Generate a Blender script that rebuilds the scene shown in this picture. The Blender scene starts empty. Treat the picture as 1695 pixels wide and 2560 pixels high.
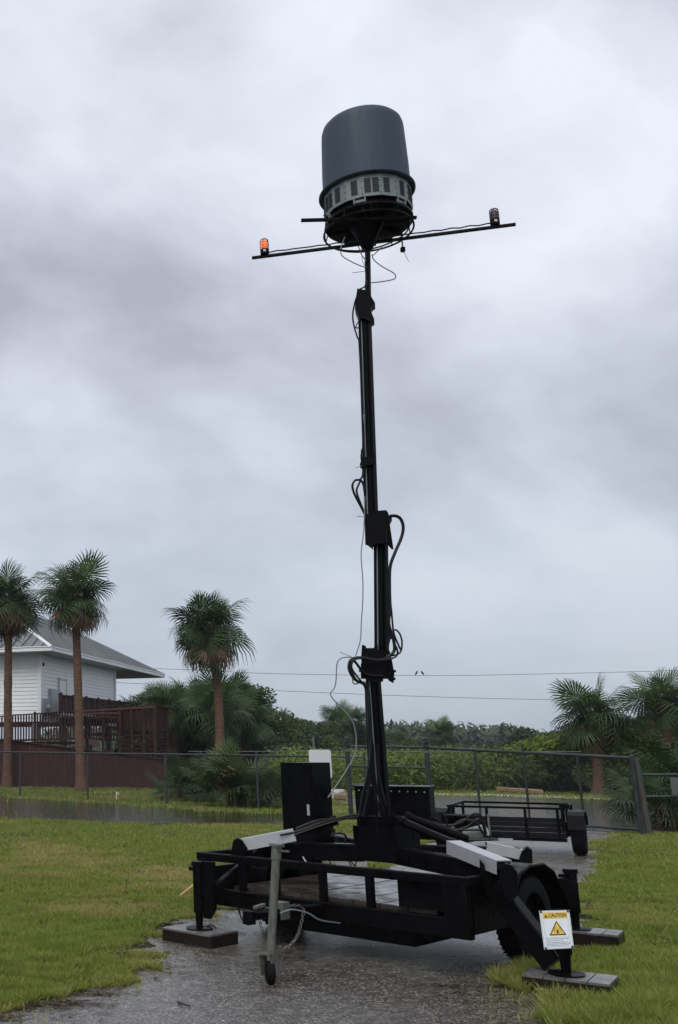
import bpy, math, random
import numpy as np
from mathutils import Vector, Matrix, noise as mnoise

SC = bpy.context.scene
COL = SC.collection
rnd = random.Random(7)
rng = np.random.default_rng(7)

# ------------------------------------------------------------------ camera
F, XP, YP, CH = 2560.0, 150.0, 1280.0, 1.6      # focal length and principal point in photo pixels, eye height
PITCH = math.atan(592 / 2560)
cam_d = bpy.data.cameras.new('camera')
cam = bpy.data.objects.new('camera', cam_d)
COL.objects.link(cam)
cam.location = (0, 0, CH)
cam.rotation_euler = (math.radians(90) + PITCH, 0, 0)
cam_d.sensor_fit = 'VERTICAL'
cam_d.sensor_height = 24
cam_d.sensor_width = 24
cam_d.lens = 24
cam_d.shift_x = (847.5 - XP) / 2560
cam_d.clip_start = 0.1
cam_d.clip_end = 3000
SC.camera = cam

# ------------------------------------------------------------------ sky
SUN_EL, SUN_AZ = math.radians(52), math.radians(205)     # azimuth clockwise from +Y: behind the photographer
world = bpy.data.worlds.new('World')
SC.world = world
world.use_nodes = True
nt = world.node_tree
nt.nodes.clear()


def N(tree, typ, **kw):
    n = tree.nodes.new(typ)
    for k, v in kw.items():
        if k.startswith('i_'):
            key = k[2:]
            n.inputs[int(key) if key.isdigit() else key].default_value = v
        else:
            setattr(n, k, v)
    return n


def LK(tree, a, b):
    tree.links.new(a, b)


def ramp(tree, stops, src):
    r = tree.nodes.new('ShaderNodeValToRGB')
    el = r.color_ramp.elements
    while len(el) < len(stops):
        el.new(0.5)
    for e, (p, c) in zip(el, stops):
        e.position = p
        e.color = c if len(c) == 4 else (*c, 1)
    tree.links.new(src, r.inputs[0])
    return r


sky = N(nt, 'ShaderNodeTexSky', sky_type='NISHITA', sun_disc=False, sun_elevation=SUN_EL, sun_rotation=SUN_AZ)
bg1 = N(nt, 'ShaderNodeBackground', i_Strength=0.1)
LK(nt, sky.outputs[0], bg1.inputs[0])
tc = N(nt, 'ShaderNodeTexCoord')
sep = N(nt, 'ShaderNodeSeparateXYZ')
LK(nt, tc.outputs['Generated'], sep.inputs[0])
zz = N(nt, 'ShaderNodeMath', operation='MAXIMUM', i_1=0.0)
LK(nt, sep.outputs[2], zz.inputs[0])
zo = N(nt, 'ShaderNodeMath', operation='ADD', i_1=0.75)
LK(nt, zz.outputs[0], zo.inputs[0])
px = N(nt, 'ShaderNodeMath', operation='DIVIDE')
py = N(nt, 'ShaderNodeMath', operation='DIVIDE')
LK(nt, sep.outputs[0], px.inputs[0]); LK(nt, zo.outputs[0], px.inputs[1])
LK(nt, sep.outputs[1], py.inputs[0]); LK(nt, zo.outputs[0], py.inputs[1])
cb = N(nt, 'ShaderNodeCombineXYZ')
LK(nt, px.outputs[0], cb.inputs[0]); LK(nt, py.outputs[0], cb.inputs[1])
mp = N(nt, 'ShaderNodeMapping')
mp.inputs['Rotation'].default_value = (0, 0, math.radians(-40))
mp.inputs['Scale'].default_value = (1.3, 1.75, 1)
mp.inputs['Location'].default_value = (2.35, 0.6, 0)
LK(nt, cb.outputs[0], mp.inputs[0])
n1 = N(nt, 'ShaderNodeTexNoise', i_Scale=2.1, i_Detail=6.0, i_Roughness=0.5, i_Distortion=0.35)
n2 = N(nt, 'ShaderNodeTexNoise', i_Scale=6.0, i_Detail=7.0, i_Roughness=0.5, i_Distortion=0.2)
LK(nt, mp.outputs[0], n1.inputs['Vector']); LK(nt, mp.outputs[0], n2.inputs['Vector'])
mx = N(nt, 'ShaderNodeMix', data_type='FLOAT', i_0=0.3)
LK(nt, n1.outputs[0], mx.inputs[2]); LK(nt, n2.outputs[0], mx.inputs[3])
cl = ramp(nt, [(0.37, (0.345, 0.352, 0.42)), (0.45, (0.45, 0.468, 0.54)), (0.53, (0.575, 0.60, 0.68)), (0.63, (0.72, 0.74, 0.81))], mx.outputs[0])
hz = ramp(nt, [(0.0, (0.29, 0.345, 0.41)), (0.10, (0.35, 0.405, 0.47)), (0.26, (0.46, 0.51, 0.565)), (0.6, (0.68, 0.71, 0.77)), (1.0, (0.95, 0.97, 1.0))], zz.outputs[0])
fz = N(nt, 'ShaderNodeMapRange', i_1=0.02, i_2=0.42, i_3=0.2, i_4=0.92)
LK(nt, zz.outputs[0], fz.inputs[0])
mc = N(nt, 'ShaderNodeMix', data_type='RGBA')
LK(nt, fz.outputs[0], mc.inputs[0]); LK(nt, hz.outputs[0], mc.inputs[6]); LK(nt, cl.outputs[0], mc.inputs[7])
bg2 = N(nt, 'ShaderNodeBackground', i_Strength=1.0)
LK(nt, mc.outputs[2], bg2.inputs[0])
ms = N(nt, 'ShaderNodeMixShader', i_0=0.93)
LK(nt, bg1.outputs[0], ms.inputs[1]); LK(nt, bg2.outputs[0], ms.inputs[2])
wo = N(nt, 'ShaderNodeOutputWorld')
LK(nt, ms.outputs[0], wo.inputs[0])

sun_d = bpy.data.lights.new('sun', 'SUN')
sun_d.energy = 1.5
sun_d.angle = math.radians(40)
sun_d.color = (1.0, 0.97, 0.93)
sun = bpy.data.objects.new('sun', sun_d)
COL.objects.link(sun)
sdir = Vector((math.sin(SUN_AZ) * math.cos(SUN_EL), math.cos(SUN_AZ) * math.cos(SUN_EL), math.sin(SUN_EL)))
sun.rotation_euler = sdir.to_track_quat('Z', 'Y').to_euler()
sun.location = (0, 0, 30)

SC.view_settings.view_transform = 'Standard'
SC.view_settings.look = 'None'
SC.view_settings.exposure = 0.35
SC.view_settings.gamma = 1.0
SC.view_settings.use_curve_mapping = False

# ------------------------------------------------------------------ photo pixel -> place
CP, SP = math.cos(PITCH), math.sin(PITCH)


def ray(u, v):
    dx, dy = (u - XP) / F, (YP - v) / F
    return Vector((dx, CP - dy * SP, SP + dy * CP))


def G(u, v, z=0.0):                      # where the ray meets the level z
    r = ray(u, v)
    t = (z - CH) / r.z
    return Vector((r.x * t, r.y * t, z))


def W(u, v, y):                          # where the ray meets the distance y
    r = ray(u, v)
    t = y / r.y
    return Vector((r.x * t, y, CH + r.z * t))


# ------------------------------------------------------------------ materials
MAT = {}


def mat(name, base, rough=0.6, metal=0.0, var=0.0, vscale=8.0, c2=None, bump=0.0, bscale=60.0, spec=0.5,
        stretch=None, rvar=0.0, emit=None, coord='Object', trans=0.0, detail=6.0, attr=None):
    if name in MAT:
        return MAT[name]
    m = bpy.data.materials.new(name)
    m.use_nodes = True
    t = m.node_tree
    b = t.nodes['Principled BSDF']
    b.inputs['Base Color'].default_value = (*base, 1)
    b.inputs['Roughness'].default_value = rough
    b.inputs['Metallic'].default_value = metal
    b.inputs['Specular IOR Level'].default_value = spec
    if emit:
        b.inputs['Emission Color'].default_value = (*emit[0], 1)
        b.inputs['Emission Strength'].default_value = emit[1]
    if var or bump or rvar or attr:
        c = N(t, 'ShaderNodeTexCoord')
        mpp = N(t, 'ShaderNodeMapping')
        LK(t, c.outputs[coord], mpp.inputs[0])
        if stretch:
            mpp.inputs['Scale'].default_value = stretch
    if var or attr:
        if c2 is None:
            c2 = tuple(x * (1 - var) for x in base)
        mxn = N(t, 'ShaderNodeMix', data_type='RGBA')
        mxn.inputs[6].default_value = (*base, 1)
        mxn.inputs[7].default_value = (*c2, 1)
        if attr:
            at = N(t, 'ShaderNodeAttribute', attribute_name=attr)
            LK(t, at.outputs['Fac'], mxn.inputs[0])
        else:
            nn = N(t, 'ShaderNodeTexNoise', i_Scale=vscale, i_Detail=detail, i_Roughness=0.6)
            LK(t, mpp.outputs[0], nn.inputs['Vector'])
            rr = ramp(t, [(0.35, (0, 0, 0)), (0.68, (1, 1, 1))], nn.outputs[0])
            LK(t, rr.outputs[0], mxn.inputs[0])
        LK(t, mxn.outputs[2], b.inputs['Base Color'])
    if rvar:
        n3 = N(t, 'ShaderNodeTexNoise', i_Scale=vscale * 1.7, i_Detail=4.0)
        LK(t, mpp.outputs[0], n3.inputs['Vector'])
        mr = N(t, 'ShaderNodeMapRange', i_1=0.3, i_2=0.7, i_3=max(0.03, rough - rvar), i_4=min(1, rough + rvar))
        LK(t, n3.outputs[0], mr.inputs[0])
        LK(t, mr.outputs[0], b.inputs['Roughness'])
    if bump:
        n4 = N(t, 'ShaderNodeTexNoise', i_Scale=bscale, i_Detail=3.0)
        LK(t, mpp.outputs[0], n4.inputs['Vector'])
        bp = N(t, 'ShaderNodeBump', i_Strength=bump, i_Distance=0.01)
        LK(t, n4.outputs[0], bp.inputs['Height'])
        LK(t, bp.outputs[0], b.inputs['Normal'])
    if trans:
        tr = N(t, 'ShaderNodeBsdfTranslucent')
        tr.inputs[0].default_value = (base[0] * 1.3, base[1] * 1.4, base[2] * 0.8, 1)
        if var or attr:
            LK(t, mxn.outputs[2], tr.inputs[0])
        mss = N(t, 'ShaderNodeMixShader', i_0=trans)
        out = t.nodes['Material Output']
        LK(t, b.outputs[0], mss.inputs[1]); LK(t, tr.outputs[0], mss.inputs[2])
        LK(t, mss.outputs[0], out.inputs[0])
    MAT[name] = m
    return m


BLACK = mat('black_paint', (0.0035, 0.0035, 0.004), 0.34, var=0.5, vscale=5, rvar=0.16, bump=0.12, bscale=90, spec=0.07)
BLACK2 = mat('black_mast_paint', (0.003, 0.003, 0.0035), 0.5, var=0.4, vscale=7, spec=0.10)
RUBBER = mat('rubber', (0.006, 0.006, 0.007), 0.7, spec=0.08, bump=0.2, bscale=120)
HOSE = mat('hose_rubber', (0.005, 0.005, 0.006), 0.4, spec=0.2)
GREYCABLE = mat('grey_cable_jacket', (0.16, 0.18, 0.20), 0.5)
ALU = mat('brushed_aluminium', (0.50, 0.51, 0.53), 0.42, metal=0.5, var=0.18, vscale=14, stretch=(1, 1, 6))
GALV = mat('galvanized_steel', (0.17, 0.185, 0.165), 0.5, metal=0.45, var=0.45, vscale=22, stretch=(3, 3, 0.6), c2=(0.09, 0.085, 0.06))
CHAIN = mat('chain_steel', (0.16, 0.155, 0.145), 0.45, metal=0.8, var=0.3, vscale=30)
RADOME = mat('radome_grey', (0.036, 0.058, 0.086), 0.55, var=0.3, vscale=3, stretch=(5, 5, 0.35), c2=(0.050, 0.064, 0.078), spec=0.22, rvar=0.07)
LOUVRE = mat('louvre_band_grey', (0.165, 0.195, 0.195), 0.5, var=0.15, vscale=6)
DARKVOID = mat('louvre_slot_dark', (0.015, 0.017, 0.018), 0.8)
WETWOOD = mat('wet_deck_wood', (0.075, 0.060, 0.050), 0.2, var=0.6, vscale=4, rvar=0.14, bump=0.12, bscale=18)
PADWOOD = mat('pad_wood', (0.018, 0.011, 0.009), 0.4, spec=0.25, var=0.55, vscale=10, rvar=0.15, bump=0.3, bscale=30)
PADTOP = mat('pad_top_board', (0.16, 0.155, 0.15), 0.26, var=0.5, vscale=6, rvar=0.14, bump=0.15, bscale=40)
WHITEP = mat('white_plastic', (0.62, 0.64, 0.66), 0.4, var=0.08, vscale=4)
REDLENS = mat('red_lens', (0.35, 0.012, 0.012), 0.2)
AMBER = mat('beacon_lit_lens', (0.8, 0.15, 0.05), 0.2, emit=((1.0, 0.16, 0.04), 1.1))
GLASSY = mat('beacon_clear_lens', (0.10, 0.045, 0.04), 0.12)
SILVER = mat('tape_silver', (0.5, 0.5, 0.5), 0.4, metal=0.5)
ORANGEWOOD = mat('raw_stake_wood', (0.42, 0.25, 0.11), 0.55, var=0.3, vscale=12)
ROPE = mat('rope_fibre', (0.38, 0.36, 0.30), 0.9, var=0.3, vscale=40)
CONC = mat('concrete', (0.30, 0.29, 0.27), 0.6, var=0.3, vscale=6, bump=0.3, bscale=40)
CONCW = mat('pale_concrete', (0.50, 0.49, 0.46), 0.5, var=0.3, vscale=4)
BLOCKBROWN = mat('stained_concrete', (0.30, 0.20, 0.13), 0.6, var=0.35, vscale=4)
FENCE = mat('fence_steel', (0.060, 0.066, 0.066), 0.45, metal=0.4, var=0.4, vscale=6)
FENCE2 = mat('gate_steel', (0.035, 0.042, 0.044), 0.45, metal=0.3, var=0.5, vscale=5)
MESHW = mat('chain_link_wire', (0.04, 0.042, 0.042), 0.6, spec=0.2)
SIDING = mat('white_siding', (0.80, 0.82, 0.81), 0.5, var=0.07, vscale=1.5)
TRIM = mat('white_trim', (0.76, 0.77, 0.77), 0.45, var=0.06, vscale=2)
SOFFIT = mat('soffit', (0.55, 0.56, 0.54), 0.6, var=0.1, vscale=1)
ROOF = mat('metal_roof', (0.20, 0.215, 0.225), 0.38, metal=0.35, var=0.25, vscale=1.2)
METER = mat('grey_enclosure', (0.36, 0.40, 0.42), 0.45, var=0.08, vscale=3)
MAROON = mat('maroon_stain', (0.030, 0.0105, 0.011), 0.65, var=0.5, vscale=5, stretch=(3, 3, 0.4), c2=(0.062, 0.026, 0.023), spec=0.25)
TRUNK = mat('palm_trunk', (0.17, 0.095, 0.058), 0.9, var=0.55, vscale=7, stretch=(0.7, 0.7, 3.4), c2=(0.055, 0.040, 0.032), spec=0.1, bump=0.8, bscale=14)
BARK = mat('bark', (0.045, 0.036, 0.028), 0.9, var=0.4, vscale=6)
FROND = mat('palm_frond', (0.050, 0.090, 0.027), 0.42, var=0.5, vscale=1.1, c2=(0.026, 0.050, 0.017), trans=0.25, spec=0.25)
FRONDY = mat('young_palm_frond', (0.078, 0.130, 0.034), 0.5, var=0.4, vscale=1.1, trans=0.25, spec=0.25)
FRONDD = mat('dead_palm_frond', (0.15, 0.092, 0.046), 0.8, var=0.5, vscale=2)
PETIOLE = mat('palm_petiole', (0.10, 0.115, 0.045), 0.5)
LEAFA = mat('leaf_mid_green', (0.080, 0.112, 0.030), 0.6, spec=0.2, var=0.55, vscale=0.55, c2=(0.028, 0.052, 0.017), trans=0.2)
LEAFB = mat('leaf_dark_green', (0.036, 0.058, 0.020), 0.55, var=0.5, vscale=0.5, c2=(0.020, 0.034, 0.014), trans=0.18)
LEAFC = mat('marsh_leaf', (0.17, 0.225, 0.045), 0.6, var=0.5, vscale=0.35, c2=(0.085, 0.125, 0.034), spec=0.2, trans=0.22)
FARLEAF = mat('far_leaf', (0.055, 0.080, 0.030), 0.7, var=0.5, vscale=0.06, c2=(0.034, 0.054, 0.024))
WIRE = mat('power_wire', (0.06, 0.065, 0.07), 0.6)
BIRD = mat('bird_plumage', (0.03, 0.03, 0.032), 0.8)
BEIGE = mat('beige_panel', (0.36, 0.31, 0.20), 0.6, var=0.15, vscale=2)
GREYBOX = mat('grey_cabinet_paint', (0.10, 0.105, 0.10), 0.5, var=0.2, vscale=3)
SIGNW = mat('sign_white', (0.70, 0.73, 0.76), 0.35)
SIGNY = mat('sign_yellow', (0.75, 0.50, 0.06), 0.35)
SIGNK = mat('sign_black_ink', (0.02, 0.02, 0.02), 0.5)
SIGNG = mat('sign_grey_ink', (0.16, 0.19, 0.21), 0.5)
STICK = mat('wet_twig', (0.035, 0.026, 0.020), 0.6)
LITTER = mat('leaf_litter', (0.050, 0.032, 0.019), 0.7, c2=(0.11, 0.07, 0.035), attr='tone')
GRASS = mat('grass_blades', (0.165, 0.225, 0.028), 0.55, attr='tone', c2=(0.34, 0.30, 0.10), trans=0.38, spec=0.35)
REED = mat('reed_blades', (0.11, 0.16, 0.04), 0.6, attr='tone', c2=(0.17, 0.15, 0.06), trans=0.2)


# ------------------------------------------------------------------ mesh helpers
def frame(d, up=Vector((0, 0, 1))):
    d = Vector(d).normalized()
    if abs(d.dot(up)) > 0.98:
        up = Vector((0, 1, 0))
    s = d.cross(up).normalized()
    return d, s, s.cross(d).normalized()


class MB:
    def __init__(self):
        self.v, self.f = [], []

    def add(self, vs, fs):
        o = len(self.v)
        self.v += [tuple(p) for p in vs]
        self.f += [tuple(i + o for i in q) for q in fs]
        return self

    def obox(self, c, ex, ey, ez, bev=0.0):
        """box with half-axis vectors; optional chamfer on the ez edges"""
        c, ex, ey, ez = Vector(c), Vector(ex), Vector(ey), Vector(ez)
        if bev <= 0:
            vs = [c + ex * i + ey * j + ez * k for k in (-1, 1) for j in (-1, 1) for i in (-1, 1)]
            return self.add(vs, [(0, 2, 3, 1), (4, 5, 7, 6), (0, 1, 5, 4), (2, 6, 7, 3), (0, 4, 6, 2), (1, 3, 7, 5)])
        bx, by = min(0.9, bev / ex.length), min(0.9, bev / ey.length)
        ring = [(1, 1 - by), (1 - bx, 1), (-1 + bx, 1), (-1, 1 - by), (-1, -1 + by), (-1 + bx, -1), (1 - bx, -1), (1, -1 + by)]
        vs = [c + ex * i + ey * j + ez * k for k in (-1, 1) for i, j in ring]
        fs = [tuple(range(7, -1, -1)), tuple(range(8, 16))] + [(i, (i + 1) % 8, (i + 1) % 8 + 8, i + 8) for i in range(8)]
        return self.add(vs, fs)

    def box(self, x0, x1, y0, y1, z0, z1):
        return self.obox(((x0 + x1) / 2, (y0 + y1) / 2, (z0 + z1) / 2), ((x1 - x0) / 2, 0, 0), (0, (y1 - y0) / 2, 0), (0, 0, (z1 - z0) / 2))

    def beam(self, p, q, w, h, up=Vector((0, 0, 1)), bev=0.0):
        p, q = Vector(p), Vector(q)
        d, s, u = frame(q - p, up)
        return self.obox((p + q) / 2, s * w / 2, u * h / 2, (q - p) / 2, bev)

    def cyl(self, p, q, r0, r1=None, n=12):
        return self.tube([p, q], [r0, r0 if r1 is None else r1], n)

    def tube(self, pts, r, n=6, cap=True):
        pts = [Vector(p) for p in pts]
        if not isinstance(r, (list, tuple)):
            r = [r] * len(pts)
        vs, fs = [], []
        up = None
        for i, p in enumerate(pts):
            d = pts[min(i + 1, len(pts) - 1)] - pts[max(i - 1, 0)]
            d.normalize()
            if up is None:
                _, s, u = frame(d)
            else:
                s = d.cross(up)
                s = s.normalized() if s.length > 1e-5 else frame(d)[1]
                u = s.cross(d).normalized()
            up = u
            for k in range(n):
                a = 2 * math.pi * k / n
                vs.append(p + s * math.cos(a) * r[i] + u * math.sin(a) * r[i])
        for i in range(len(pts) - 1):
            for k in range(n):
                fs.append((i * n + k, i * n + (k + 1) % n, (i + 1) * n + (k + 1) % n, (i + 1) * n + k))
        if cap:
            fs.append(tuple(range(n - 1, -1, -1)))
            fs.append(tuple(range((len(pts) - 1) * n, len(pts) * n)))
        return self.add(vs, fs)

    def lathe(self, prof, c, axis=(0, 0, 1), n=32):
        c = Vector(c)
        d, s, u = frame(Vector(axis))
        vs, fs = [], []
        for r, z in prof:
            for k in range(n):
                a = 2 * math.pi * k / n
                vs.append(c + d * z + s * math.cos(a) * r + u * math.sin(a) * r)
        for i in range(len(prof) - 1):
            for k in range(n):
                fs.append((i * n + k, i * n + (k + 1) % n, (i + 1) * n + (k + 1) % n, (i + 1) * n + k))
        return self.add(vs, fs)

    def prism(self, poly, ext):
        """polygon of 3-D points pushed along ext"""
        ext = Vector(ext)
        n = len(poly)
        vs = [Vector(p) for p in poly] + [Vector(p) + ext for p in poly]
        fs = [tuple(range(n)), tuple(range(2 * n - 1, n - 1, -1))] + [(i, (i + 1) % n, (i + 1) % n + n, i + n) for i in range(n)]
        return self.add(vs, fs)

    def torus(self, c, nrm, R, r, n=24, m=6, sx=1.0, long_dir=None):
        c = Vector(c)
        d, s, u = frame(Vector(nrm))
        if long_dir is not None:
            s = Vector(long_dir).normalized()
            u = d.cross(s)
        pts = [c + s * math.cos(2 * math.pi * k / n) * R * sx + u * math.sin(2 * math.pi * k / n) * R for k in range(n)]
        vs, fs = [], []
        for k, p in enumerate(pts):
            t = (pts[(k + 1) % n] - pts[k - 1]).normalized()
            o = t.cross(d).normalized()
            for j in range(m):
                a = 2 * math.pi * j / m
                vs.append(p + o * math.cos(a) * r + d * math.sin(a) * r)
        for k in range(n):
            for j in range(m):
                fs.append((k * m + j, k * m + (j + 1) % m, ((k + 1) % n) * m + (j + 1) % m, ((k + 1) % n) * m + j))
        return self.add(vs, fs)

    def build(self, name, material, parent=None, org=None, smooth=False, kind=None):
        org = ORG.get(parent.name, Vector((0, 0, 0))) if parent is not None else Vector(org or (0, 0, 0))
        me = bpy.data.meshes.new(name)
        me.from_pydata([(x - org.x, y - org.y, z - org.z) for x, y, z in self.v], [], self.f)
        me.update()
        if smooth:
            me.polygons.foreach_set('use_smooth', [True] * len(me.polygons))
            try:
                me.set_sharp_from_angle(angle=math.radians(40))
            except Exception:
                pass
        me.materials.append(material)
        o = bpy.data.objects.new(name, me)
        COL.objects.link(o)
        if parent is not None:
            o.parent = parent
        else:
            o.location = org
        ORG[o.name] = org
        if kind:
            o['kind'] = kind
        return o


ORG = {}


def tag(o, label, cat, group=None):
    o['label'] = label
    o['category'] = cat
    if group:
        o['group'] = group
    return o


def thing(name, loc, label, cat, group=None):
    o = bpy.data.objects.new(name, None)
    o.empty_display_size = 0.2
    COL.objects.link(o)
    o.location = loc
    ORG[o.name] = Vector(loc)
    return tag(o, label, cat, group)


def struct(name, mb, m):
    o = mb.build(name, m)
    o['kind'] = 'structure'
    return o


def np_mesh(name, verts, faces_n, material, attr=None, parent=None, org=(0, 0, 0)):
    """verts (k*n,3) with every n consecutive verts one face"""
    me = bpy.data.meshes.new(name)
    nv = len(verts)
    nf = nv // faces_n
    me.vertices.add(nv)
    me.vertices.foreach_set('co', (np.asarray(verts, dtype=np.float32) - np.asarray(org, dtype=np.float32)).ravel())
    me.loops.add(nv)
    me.loops.foreach_set('vertex_index', np.arange(nv, dtype=np.int32))
    me.polygons.add(nf)
    me.polygons.foreach_set('loop_start', np.arange(0, nv, faces_n, dtype=np.int32))
    me.polygons.foreach_set('loop_total', np.full(nf, faces_n, dtype=np.int32))
    me.update(calc_edges=True)
    if attr is not None:
        a = me.attributes.new('tone', 'FLOAT', 'POINT')
        a.data.foreach_set('value', np.repeat(attr, faces_n).astype(np.float32))
    me.materials.append(material)
    o = bpy.data.objects.new(name, me)
    COL.objects.link(o)
    if parent is not None:
        o.parent = parent
    else:
        o.location = org
    return o


def smooth_path(pts, k=6):
    """Catmull-Rom through the points"""
    pts = [Vector(p) for p in pts]
    if len(pts) < 3:
        return pts
    P = [pts[0] * 2 - pts[1]] + pts + [pts[-1] * 2 - pts[-2]]
    out = []
    for i in range(1, len(P) - 2):
        a, b, c, d = P[i - 1], P[i], P[i + 1], P[i + 2]
        for j in range(k):
            t = j / k
            out.append(0.5 * ((2 * b) + (c - a) * t + (2 * a - 5 * b + 4 * c - d) * t * t + (3 * b - a - 3 * c + d) * t ** 3))
    out.append(pts[-1])
    return out


# ------------------------------------------------------------------ ground, drive, water
def poly_noise(poly, amp, step=0.25, seed=0.0, freq=1.2):
    out = []
    n = len(poly)
    for i in range(n):
        a, b = Vector((*poly[i], 0)), Vector((*poly[(i + 1) % n], 0))
        L = (b - a).length
        k = max(1, int(L / step))
        nrm = Vector((-(b - a).y, (b - a).x, 0)).normalized()
        for j in range(k):
            p = a.lerp(b, j / k)
            d = mnoise.fractal(Vector((p.x * freq, p.y * freq, seed)), 0.8, 2.1, 4)
            out.append((p.x + nrm.x * d * amp, p.y + nrm.y * d * amp))
    return out


def inside(poly, x, y):
    x, y = np.asarray(x), np.asarray(y)
    r = np.zeros(x.shape, bool)
    n = len(poly)
    for i in range(n):
        x1, y1 = poly[i]
        x2, y2 = poly[(i + 1) % n]
        if y1 == y2:
            continue
        c = ((y1 > y) != (y2 > y)) & (x < (x2 - x1) * (y - y1) / (y2 - y1) + x1)
        r ^= c
    return r


def sheet(name, poly, z, m):
    import bmesh
    bm = bmesh.new()
    vs = [bm.verts.new((x, y, z)) for x, y in poly]
    f = bm.faces.new(vs)
    if f.normal.z < 0:
        f.normal_flip()
    bmesh.ops.triangulate(bm, faces=[f])
    bm.normal_update()
    for q in bm.faces:
        if q.normal.z < 0:
            q.normal_flip()
    me = bpy.data.meshes.new(name)
    bm.to_mesh(me)
    bm.free()
    me.materials.append(m)
    o = bpy.data.objects.new(name, me)
    COL.objects.link(o)
    o['kind'] = 'structure'
    return o


def ground_mat():
    m = bpy.data.materials.new('lawn_soil')
    m.use_nodes = True
    t = m.node_tree
    b = t.nodes['Principled BSDF']
    c = N(t, 'ShaderNodeTexCoord')
    na = N(t, 'ShaderNodeTexNoise', i_Scale=0.5, i_Detail=6.0, i_Roughness=0.65)
    nb = N(t, 'ShaderNodeTexNoise', i_Scale=14.0, i_Detail=5.0, i_Roughness=0.7)
    LK(t, c.outputs['Object'], na.inputs[0]); LK(t, c.outputs['Object'], nb.inputs[0])
    ra = ramp(t, [(0.38, (0.018, 0.022, 0.008)), (0.55, (0.036, 0.042, 0.013)), (0.72, (0.062, 0.048, 0.024))], na.outputs[0])
    rb = ramp(t, [(0.35, (0.30, 0.30, 0.30)), (0.65, (1, 1, 1))], nb.outputs[0])
    mm = N(t, 'ShaderNodeMix', data_type='RGBA', blend_type='MULTIPLY', i_0=1.0)
    LK(t, ra.outputs[0], mm.inputs[6]); LK(t, rb.outputs[0], mm.inputs[7])
    LK(t, mm.outputs[2], b.inputs['Base Color'])
    b.inputs['Roughness'].default_value = 0.8
    b.inputs['Specular IOR Level'].default_value = 0.2
    bp = N(t, 'ShaderNodeBump', i_Strength=0.6, i_Distance=0.03)
    LK(t, nb.outputs[0], bp.inputs['Height']); LK(t, bp.outputs[0], b.inputs['Normal'])
    return m


def asphalt_mat():
    m = bpy.data.materials.new('wet_asphalt')
    m.use_nodes = True
    t = m.node_tree
    b = t.nodes['Principled BSDF']
    c = N(t, 'ShaderNodeTexCoord')
    vo = N(t, 'ShaderNodeTexVoronoi', i_Scale=95.0)
    big = N(t, 'ShaderNodeTexNoise', i_Scale=0.55, i_Detail=5.0, i_Roughness=0.6)
    fine = N(t, 'ShaderNodeTexNoise', i_Scale=130.0, i_Detail=2.0)
    mid = N(t, 'ShaderNodeTexNoise', i_Scale=9.0, i_Detail=4.0)
    for n in (vo, big, fine, mid):
        LK(t, c.outputs['Object'], n.inputs['Vector'])
    cv = N(t, 'ShaderNodeSeparateColor')
    LK(t, vo.outputs['Color'], cv.inputs[0])
    r1 = ramp(t, [(0.0, (0.02, 0.019, 0.018)), (0.45, (0.075, 0.069, 0.064)), (0.8, (0.19, 0.175, 0.16)), (1.0, (0.40, 0.37, 0.33))], cv.outputs[0])
    r2 = ramp(t, [(0.35, (0.55, 0.52, 0.48)), (0.65, (1.15, 1.12, 1.08))], mid.outputs[0])
    mm = N(t, 'ShaderNodeMix', data_type='RGBA', blend_type='MULTIPLY', i_0=1.0)
    LK(t, r1.outputs[0], mm.inputs[6]); LK(t, r2.outputs[0], mm.inputs[7])
    LK(t, mm.outputs[2], b.inputs['Base Color'])
    pud = N(t, 'ShaderNodeMapRange', i_1=0.46, i_2=0.66, i_3=0.0, i_4=1.0)
    LK(t, big.outputs[0], pud.inputs[0])
    ro = N(t, 'ShaderNodeMapRange', i_1=0.0, i_2=1.0, i_3=0.30, i_4=0.09)
    LK(t, pud.outputs[0], ro.inputs[0])
    LK(t, ro.outputs[0], b.inputs['Roughness'])
    b.inputs['Specular IOR Level'].default_value = 0.5
    b.inputs['Coat Weight'].default_value = 0.9
    b.inputs['Coat IOR'].default_value = 1.4
    cr_ = N(t, 'ShaderNodeMapRange', i_1=0.0, i_2=1.0, i_3=0.28, i_4=0.10)
    LK(t, pud.outputs[0], cr_.inputs[0]); LK(t, cr_.outputs[0], b.inputs['Coat Roughness'])
    bs = N(t, 'ShaderNodeMapRange', i_1=0.0, i_2=1.0, i_3=0.85, i_4=0.28)
    LK(t, pud.outputs[0], bs.inputs[0])
    bp = N(t, 'ShaderNodeBump', i_Distance=0.006)
    LK(t, bs.outputs[0], bp.inputs['Strength'])
    hs = N(t, 'ShaderNodeMath', operation='ADD')
    LK(t, fine.outputs[0], hs.inputs[0]); LK(t, cv.outputs[1], hs.inputs[1])
    LK(t, hs.outputs[0], bp.inputs['Height'])
    LK(t, bp.outputs[0], b.inputs['Normal'])
    LK(t, bp.outputs[0], b.inputs['Coat Normal'])
    return m


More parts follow.
